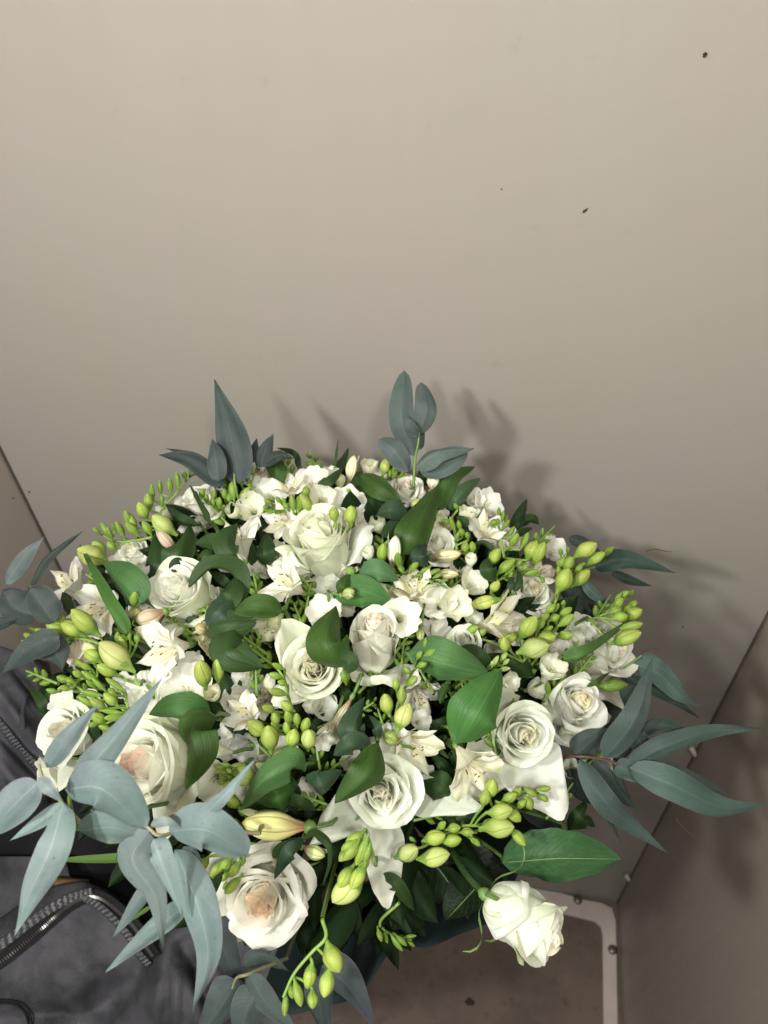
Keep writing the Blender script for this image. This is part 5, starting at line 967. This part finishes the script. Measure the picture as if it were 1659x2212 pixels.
# ------------------------------------------------------------------ half-hidden growth between the flowers above
def clear_points(n, rmin=16):
    rs = np.random.RandomState(3); out_ = []
    cand = [(715 + 635 * math.sqrt(a) * math.cos(b), 1500 + 505 * math.sqrt(a) * math.sin(b)) for a, b in zip(rs.rand(5000), rs.rand(5000) * 2 * PI)]
    cand = [c for c in cand if not (c[1] > 1765 and c[0] > 600) and not (c[1] > 1900) and not (c[1] > 1650 and c[0] < 520)]
    yy, xx = np.nonzero(OCC[200:, :]); pts = np.stack([xx * 4.0, (yy + 200) * 4.0], 1)
    for k in range(n):
        best, bd = None, rmin
        for c in cand:
            xi, yi = int(c[0] / 4), int(c[1] / 4)
            if OCC[yi, xi]: continue
            w = OCC[max(0, yi - 12):yi + 13, max(0, xi - 12):xi + 13]
            ys, xs = np.nonzero(w)
            if len(ys) == 0: dd = 48
            else: dd = 4 * np.sqrt(((ys - min(yi, 12)) ** 2 + (xs - min(xi, 12)) ** 2).min())
            if dd > bd: bd, best = dd, c
            if dd >= 44: break
        if best is None: break
        out_.append((best, bd)); occ(best[0], best[1], max(24, bd))
    return out_
rf = random.Random(77)
SHORT = [(690, 1180, 'the pale green-white rose'), (400, 1290, 'the left-hand white rose'), (815, 1400, 'the tall peach-hearted rose'), (672, 1465, 'the yellow-hearted rose'), (130, 1590, 'the far left rose'), (310, 1660, 'the big pink-hearted rose'),
         (828, 1740, 'the lower centre rose'), (1140, 1600, 'the rose with the hanging petal'), (1240, 1540, 'the right-hand rose with a pale yellow heart'), (1320, 1400, 'the rose at the right edge'), (287, 1200, 'the small half-open rose'), (425, 1085, 'the upper left white rose'), (875, 1065, 'the faintly pink top rose'),
         (955, 1180, 'the small rose by the upright leaf'), (152, 1410, 'the small crumpled peach rose'), (1158, 1290, 'the ruffled brown-flecked rose'), (1000, 1390, 'the small cupped rose'), (575, 1960, 'the lowest rose')]
USED = set()
def where(x, y, stem):
    for rank in range(6):
        near = sorted(SHORT, key=lambda q: math.hypot(q[0] - x, q[1] - y))[rank]
        dx, dy_ = x - near[0], y - near[1]
        v = ('upper ' if dy_ < 0 else 'lower ') if abs(dy_) > .45 * abs(dx) else ''
        d = (v + ('right' if dx > 0 else 'left') + ' of ') if abs(dx) > .45 * abs(dy_) else ('above ' if dy_ < 0 else 'below ')
        l = stem + ' ' + d + near[2]
        if l not in USED: USED.add(l); return l
    return stem
for k, ((x, y), r) in enumerate(clear_points(150, 7)):
    up = (rf.uniform(-.6, .6) + (x - 715) / 900, -(y - 1500) / 900 + .45)
    n_ = math.hypot(*up); up = (up[0] / n_, up[1] / n_)
    ty = (0, 1, 0, 1, 0, 2, 1)[k % 7] if y < 1420 else (0, 1, 0, 2, 0, 1, 2)[k % 7]
    if ty == 0:
        bs = []; sx, sy = x - up[0] * 30, y + up[1] * 30
        for q in range(rf.randint(4, 7)):
            t = q / 6.0; cx, cy = sx + up[0] * 60 * t, sy - up[1] * 60 * t; sd = 1 if q % 2 else -1; L = 27 - 15 * t
            ex, ey = cx + up[0] * L * .8 + sd * up[1] * L * .6, cy - up[1] * L * .8 + sd * up[0] * L * .6
            bs.append((cx, cy, ex, ey, 13 - 7 * t + rf.uniform(-1, 2)))
        sp(where(x, y, 'half-hidden small green buds'), 'P', bs, [(sx - up[0] * 14, sy + up[1] * 14), (x, y), (sx + up[0] * 60, sy - up[1] * 60)], lift=-.012, group='half-hidden freesia buds', seed=k)
    elif ty == 1:
        o = fr(where(x, y, 'half-hidden white freesia'), 'P', x, y, rf.uniform(22, 30), (up[0] * .6, up[1] * .6, .75), rf.uniform(.4, .8), cup=rf.random() < .4, seed=200 + k, lift=-.008, col=(.88, .88, .80)); o['group'] = 'half-hidden white freesias'
    else:
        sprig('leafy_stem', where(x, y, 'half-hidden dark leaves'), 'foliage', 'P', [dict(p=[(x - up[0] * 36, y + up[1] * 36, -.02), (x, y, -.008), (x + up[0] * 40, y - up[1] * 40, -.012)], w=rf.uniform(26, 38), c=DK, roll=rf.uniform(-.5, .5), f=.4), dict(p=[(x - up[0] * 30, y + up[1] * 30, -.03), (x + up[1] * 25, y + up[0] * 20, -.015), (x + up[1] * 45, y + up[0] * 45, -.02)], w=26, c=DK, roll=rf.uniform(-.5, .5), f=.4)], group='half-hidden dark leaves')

for (lab, pts) in (('dry curled tendril sticking out above the right-hand buds', [(1395, 1190), (1415, 1186), (1438, 1191), (1452, 1192)]), ('dry twig tip over the pale leaves at the right', [(1386, 1412), (1402, 1402), (1425, 1402)]), ('brown dried tendril at the lower right of the sickle leaves', [(1460, 1770), (1490, 1800), (1515, 1822)])):
    P = [at(a, b, .70 + .004 * i) for i, (a, b) in enumerate(pts)]
    r_ = thing('dry_tendril', lab, 'twig', Matrix.Translation(tuple(P[0])))
    inv = np.array(r_.matrix_world.inverted()); tube('tendril', [(inv @ np.append(p, 1))[:3] for p in P], 0.0006, 0.0003, 'stem', r_, (.12, .07, .04), n=12, sides=5)
# ------------------------------------------------------------------ wrapping paper and jacket
def m_cloth(name, a, b_, rough=0.75):
    m, nt, b = mat(name, rough, spec=0.25); tc = nt.nodes.new('ShaderNodeTexCoord'); o = tc.outputs['Object']
    n1 = noise(nt, o, 16, 5, 0.6); n2 = noise(nt, o, 70, 5, 0.65)
    c = mix(nt, sstep(nt, n1, 0.35, 0.68), a, b_)
    c = mix(nt, sstep(nt, n2, 0.45, 0.8, 0, 0.3), c, tuple(x * .55 for x in a))
    nt.links.new(c, b.inputs['Base Color'])
    bump(nt, b, math_(nt, 'ADD', math_(nt, 'MULTIPLY', noise(nt, o, 700, 3, 0.7), 1.6), math_(nt, 'MULTIPLY', n2, 2.0)), 0.55, 0.0010); MT[name] = m
m_cloth('jacket', (0.072, 0.070, 0.080), (0.024, 0.025, 0.027), 0.5); m_cloth('dark_cloth', (0.010, 0.010, 0.014), (0.006, 0.006, 0.008)); m_cloth('tan_cloth', (0.20, 0.13, 0.055), (0.14, 0.09, 0.04))
m_cloth('paper', (0.013, 0.026, 0.025), (0.010, 0.020, 0.020), 0.55); m_cloth('zip_tape', (0.012, 0.012, 0.014), (0.008, 0.008, 0.009), 0.8)
m_simple('zip_metal', (0.35, 0.33, 0.31), 0.32, 0.9)
m_simple('twig_brown', (0.09, 0.045, 0.03), 0.6)
def m_seam():
    m, nt, b = mat('seam', 0.75); u, v, tc = uvxy(nt)
    dn = noise(nt, tc.outputs['UV'], 7.0, 2)
    w = math_(nt, 'SINE', math_(nt, 'ADD', math_(nt, 'MULTIPLY', v, 125.0), math_(nt, 'ADD', math_(nt, 'MULTIPLY', u, 2.5), math_(nt, 'MULTIPLY', dn, 9.0))))
    e = math_(nt, 'ABSOLUTE', math_(nt, 'SUBTRACT', u, 0.5))
    c = mix(nt, sstep(nt, w, -0.6, 0.5), (0.035, 0.035, 0.040), (0.20, 0.198, 0.215))
    c = mix(nt, sstep(nt, noise(nt, tc.outputs['Object'], 60, 3), 0.4, 0.7, 0, .7), c, (0.07, 0.07, 0.078))
    c = mix(nt, sstep(nt, e, 0.38, 0.46), c, (0.010, 0.010, 0.012))
    nt.links.new(c, b.inputs['Base Color']); bump(nt, b, w, 0.8, 0.002); MT['seam'] = m
m_seam()
def sheet(name, m, parent, fx, n=60, mm=60, thick=0.0):
    """fx(s,t) -> px, py, depth"""
    P = np.zeros((n, mm, 3))
    for i in range(n):
        for j in range(mm): a, b, d = fx(j / (mm - 1), i / (n - 1)); P[i, j] = at(a, b, d)
    o = obj(name, mesh_grid(name, P), m, parent)
    if thick: md = o.modifiers.new('thickness', 'SOLIDIFY'); md.thickness = thick; md.offset = 0
    return o
# jacket depth field: creases as soft ridges
def crease(x, y, x0, y0, x1, y1, w, h):
    dx, dy_ = x1 - x0, y1 - y0; L2 = dx * dx + dy_ * dy_; t = max(0, min(1, ((x - x0) * dx + (y - y0) * dy_) / L2))
    dd = math.hypot(x - x0 - t * dx, y - y0 - t * dy_); return 1.5 * h * math.exp(-(dd / w) ** 2) * math.sin(PI * (0.15 + 0.7 * t))
def jd(x, y):                                   # front panel with the zipped pocket
    d = 0.80 - 0.00012 * (y - 1950) - 0.00006 * x
    d -= 0.010 * smooth01(np.array(x), 330, 420) * 1.0
    for c in ((360, 2010, 330, 2212, 26, -.012), (395, 2040, 470, 2212, 16, .012), (440, 2060, 520, 2200, 18, -.010), (300, 2110, 180, 2212, 40, .014), (420, 2010, 430, 2130, 12, .008),
              (40, 2150, 260, 2050, 45, -.006), (0, 2200, 200, 2180, 20, .004), (470, 2110, 560, 2150, 20, .008), (380, 2100, 380, 2212, 12, -.007), (120, 2060, 240, 2120, 30, .004)):
        d += crease(x, y, *c)
    d += 0.0005 * math.sin(x * .11 + 3 * math.sin(y * .03)) * math.sin(y * .07 + x * .02) + 0.003 * math.sin(x * .017 + y * .023 + 2 * math.sin(x * .011)) + 0.0026 * math.sin(x * .021 + y * .013) + 0.0014 * math.sin(x * .05 - y * .031)
    return float(d)
jr = thing('jacket', 'grey washed jacket with a curved metal zip pocket at the lower left', 'jacket', Matrix.Translation(tuple(at(150, 2100, 0.8))))
JI = jr.matrix_world.inverted()
def jobj(o): o.matrix_local = JI; return o
def top_edge(x):
    pts = [(-80, 2060), (0, 1998), (60, 1955), (120, 1925), (180, 1915), (230, 1935), (290, 1985), (340, 2045), (370, 2010), (420, 1975), (480, 1960), (620, 1960)]
    for (a, b), (c, d) in zip(pts, pts[1:]):
        if a <= x <= c: return b + (d - b) * (x - a) / (c - a)
    return pts[-1][1]
def f_front(s, t):
    x = -80 + 700 * s; y0 = top_edge(x) - 12; y = y0 + (2300 - y0) * t; e = 0.02 * math.exp(-t * 14); return x, y, jd(x, y) + e
jobj(sheet('front_panel', 'jacket', jr, f_front, 70, 90, 0.0015))
# strip of cloth above the zip, and the yoke with the folded seams at the far left
def jd2(x, y):
    d = 0.84 - 0.00004 * (y - 1400) + 0.0001 * x
    for c in ((0, 1500, 80, 1590, 16, -.008), (0, 1590, 90, 1680, 10, .010), (30, 1440, 90, 1500, 10, .008), (0, 1650, 60, 1720, 14, -.006)): d += crease(x, y, *c)
    return d + 0.002 * math.sin(x * .05 + y * .03)
def f_up(s, t):
    y = 1395 + 340 * t; xr = 105 + 25 * math.sin(t * 3) + 0 * t; x = -90 + (xr + 90) * s
    return x, y + 0.35 * max(0, x) * (1 - t), jd2(x, y) + 0.03 * (1 - math.sqrt(max(0, 1 - s ** 6)))
jobj(sheet('sleeve', 'jacket', jr, f_up, 50, 40, 0.0015))
def f_mid(s, t):
    y = 1850 + 150 * t; x = -90 + 230 * s + 40 * t; return x, y, 0.845 + 0.012 * math.sin(s * 5) + 0.02 * (1 - t)
jobj(sheet('side_panel', 'jacket', jr, f_mid, 20, 30, 0.0015))
def f_dark(s, t): return -90 + 640 * s, 1640 + 640 * t, 0.90 + 0.02 * math.sin(s * 9 + t * 4)
jobj(sheet('gap_sheet', 'dark_cloth', jr, f_dark, 24, 24, 0.002))  # dark cloth sheet added behind to fill the dark gap
def f_tan(s, t): return 118 + 75 * s, 1895 + 38 * t + 6 * s, 0.838 - 0.012 * math.sin(PI * t)
jobj(sheet('tan_band', 'tan_cloth', jr, f_tan, 8, 12, 0.002))
def ribbon(name, pts, w, m, lift, fd, n=70, parent=jr, bulge=0.0015):
    C_ = catmull([(p[0], p[1], 0) for p in pts], n); T = np.gradient(C_, axis=0); g = np.zeros((n, 5, 3))
    for i in range(n):
        t = T[i] / (np.linalg.norm(T[i]) + 1e-9); nx, ny = -t[1], t[0]
        for j, q in enumerate((-1, -.5, 0, .5, 1)):
            x, y = C_[i][0] + nx * q * w / 2, C_[i][1] + ny * q * w / 2
            g[i, j] = at(x, y, fd(x, y) - lift - bulge * (1 - q * q))
    return jobj(obj(name, mesh_grid(name, g), m, parent))
zpath = [(-60, 2116), (0, 2077), (60, 2030), (110, 1986), (150, 1953), (190, 1936), (222, 1942), (262, 1972), (296, 2008), (318, 2045), (334, 2068)]
jz = lambda x, y: jd(x, y)
ribbon('zip_tape', zpath, 30, 'zip_tape', 0.003, jz)
ribbon('pocket_seam', [(-60, 2075), (0, 2042), (60, 1997), (110, 1962), (160, 1937), (200, 1927)], 22, 'seam', 0.0045, jz)
ribbon('pocket_seam', [(182, 1940), (215, 1958), (250, 1990), (280, 2025), (300, 2060), (322, 2085)], 17, 'seam', 0.0065, jz)
V = []; F = []
C_ = catmull([(p[0], p[1], 0) for p in zpath], 120)
for i in range(2, 118):
    t = C_[i + 1] - C_[i - 1]; t /= np.linalg.norm(t); n_ = np.array([-t[1], t[0], 0]); c = C_[i] + n_ * 2.0
    if i % 1 == 0:
        base = len(V)
        for (a, b, dz) in ((-1.5, -4.0, 0), (1.5, -4.0, 0), (1.5, 4.0, 0), (-1.5, 4.0, 0), (-.9, -3.2, .0022), (.9, -3.2, .0022), (.9, 3.2, .0022), (-.9, 3.2, .0022)):
            x, y = c[0] + t[0] * a + n_[0] * b, c[1] + t[1] * a + n_[1] * b
            V.append(at(x, y, jd(x, y) - 0.0042 - dz))
        F += [tuple(base + q for q in f) for f in ((4, 5, 6, 7), (0, 1, 5, 4), (1, 2, 6, 5), (2, 3, 7, 6), (3, 0, 4, 7))]
o = obj('zip_teeth', mesh_poly('zip_teeth', V, F), 'zip_metal', jr); o['kind'] = 'stuff'; jobj(o)
ribbon('sleeve_seam', [(-40, 1520), (10, 1575), (45, 1620), (85, 1660)], 17, 'seam', 0.004, jd2)
ribbon('sleeve_seam', [(52, 1505), (50, 1540), (48, 1575)], 12, 'seam', 0.004, jd2)
ribbon('sleeve_seam', [(60, 1420), (85, 1450), (112, 1490)], 10, 'seam', 0.004, jd2)
def cord(pts, r=0.0012):
    P = [at(a, b, jd(a, b) - 0.004) for a, b in pts]; return jobj(tube('cord', P, r, r, 'zip_tape', jr, None, n=24))
cord([(-20, 2160), (30, 2163), (60, 2180), (72, 2240)]); cord([(-10, 2167), (30, 2169), (55, 2190), (66, 2240)])
# teal wrapping paper: a loose cone round the stems
rim = [(560, 2160, .66), (660, 2190, .62), (765, 2150, .60), (850, 2060, .605), (935, 2035, .61), (1035, 2010, .63), (1100, 1930, .68), (1150, 1850, .74), (1215, 1795, .80), (1180, 1720, .84)]
foot = [(640, 1960, .80), (680, 1960, .79), (720, 1950, .79), (760, 1930, .79), (800, 1900, .79), (840, 1880, .79), (880, 1860, .80), (900, 1830, .82), (930, 1800, .83), (940, 1770, .84)]
RC = catmull([at(*r) for r in rim], 60); FC = catmull([at(*r) for r in foot], 60); g = np.zeros((16, 60, 3))
for i in range(16):
    t = i / 15.0
    for j in range(60): g[i, j] = FC[j] * (1 - t) + RC[j] * t + TOCAM * (0.006 * math.sin(j * .55) * t - 0.02 * math.sin(PI * t))
o = tag(obj('wrapping_paper', mesh_grid('wrapping_paper', g), 'paper'), 'dark teal wrapping paper showing under the bouquet', 'wrapping paper')
md = o.modifiers.new('thickness', 'SOLIDIFY'); md.thickness = 0.0006
# dense inner foliage that closes the bouquet's core, its shade put into the colour
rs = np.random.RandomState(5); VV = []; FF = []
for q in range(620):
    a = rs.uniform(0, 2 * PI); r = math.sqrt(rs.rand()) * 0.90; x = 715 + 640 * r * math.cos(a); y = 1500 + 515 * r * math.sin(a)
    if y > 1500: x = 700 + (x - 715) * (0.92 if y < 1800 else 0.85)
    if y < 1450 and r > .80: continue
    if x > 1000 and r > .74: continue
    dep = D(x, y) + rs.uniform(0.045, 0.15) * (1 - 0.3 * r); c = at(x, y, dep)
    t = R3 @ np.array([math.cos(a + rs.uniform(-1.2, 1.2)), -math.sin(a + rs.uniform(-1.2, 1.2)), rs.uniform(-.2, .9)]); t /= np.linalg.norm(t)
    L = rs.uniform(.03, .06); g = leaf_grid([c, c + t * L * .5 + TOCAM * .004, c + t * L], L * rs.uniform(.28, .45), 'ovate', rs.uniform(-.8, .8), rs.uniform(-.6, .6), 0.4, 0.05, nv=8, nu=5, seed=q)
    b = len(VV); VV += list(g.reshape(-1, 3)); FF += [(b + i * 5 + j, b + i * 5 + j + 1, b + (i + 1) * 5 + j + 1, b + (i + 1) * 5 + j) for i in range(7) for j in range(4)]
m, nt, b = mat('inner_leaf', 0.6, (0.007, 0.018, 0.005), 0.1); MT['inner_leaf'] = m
tag(obj('inner_foliage', mesh_poly('inner_foliage', VV, FF, True), 'inner_leaf'), 'dense foliage coloured near-black as the shaded core of the bouquet', 'foliage', kind='stuff')
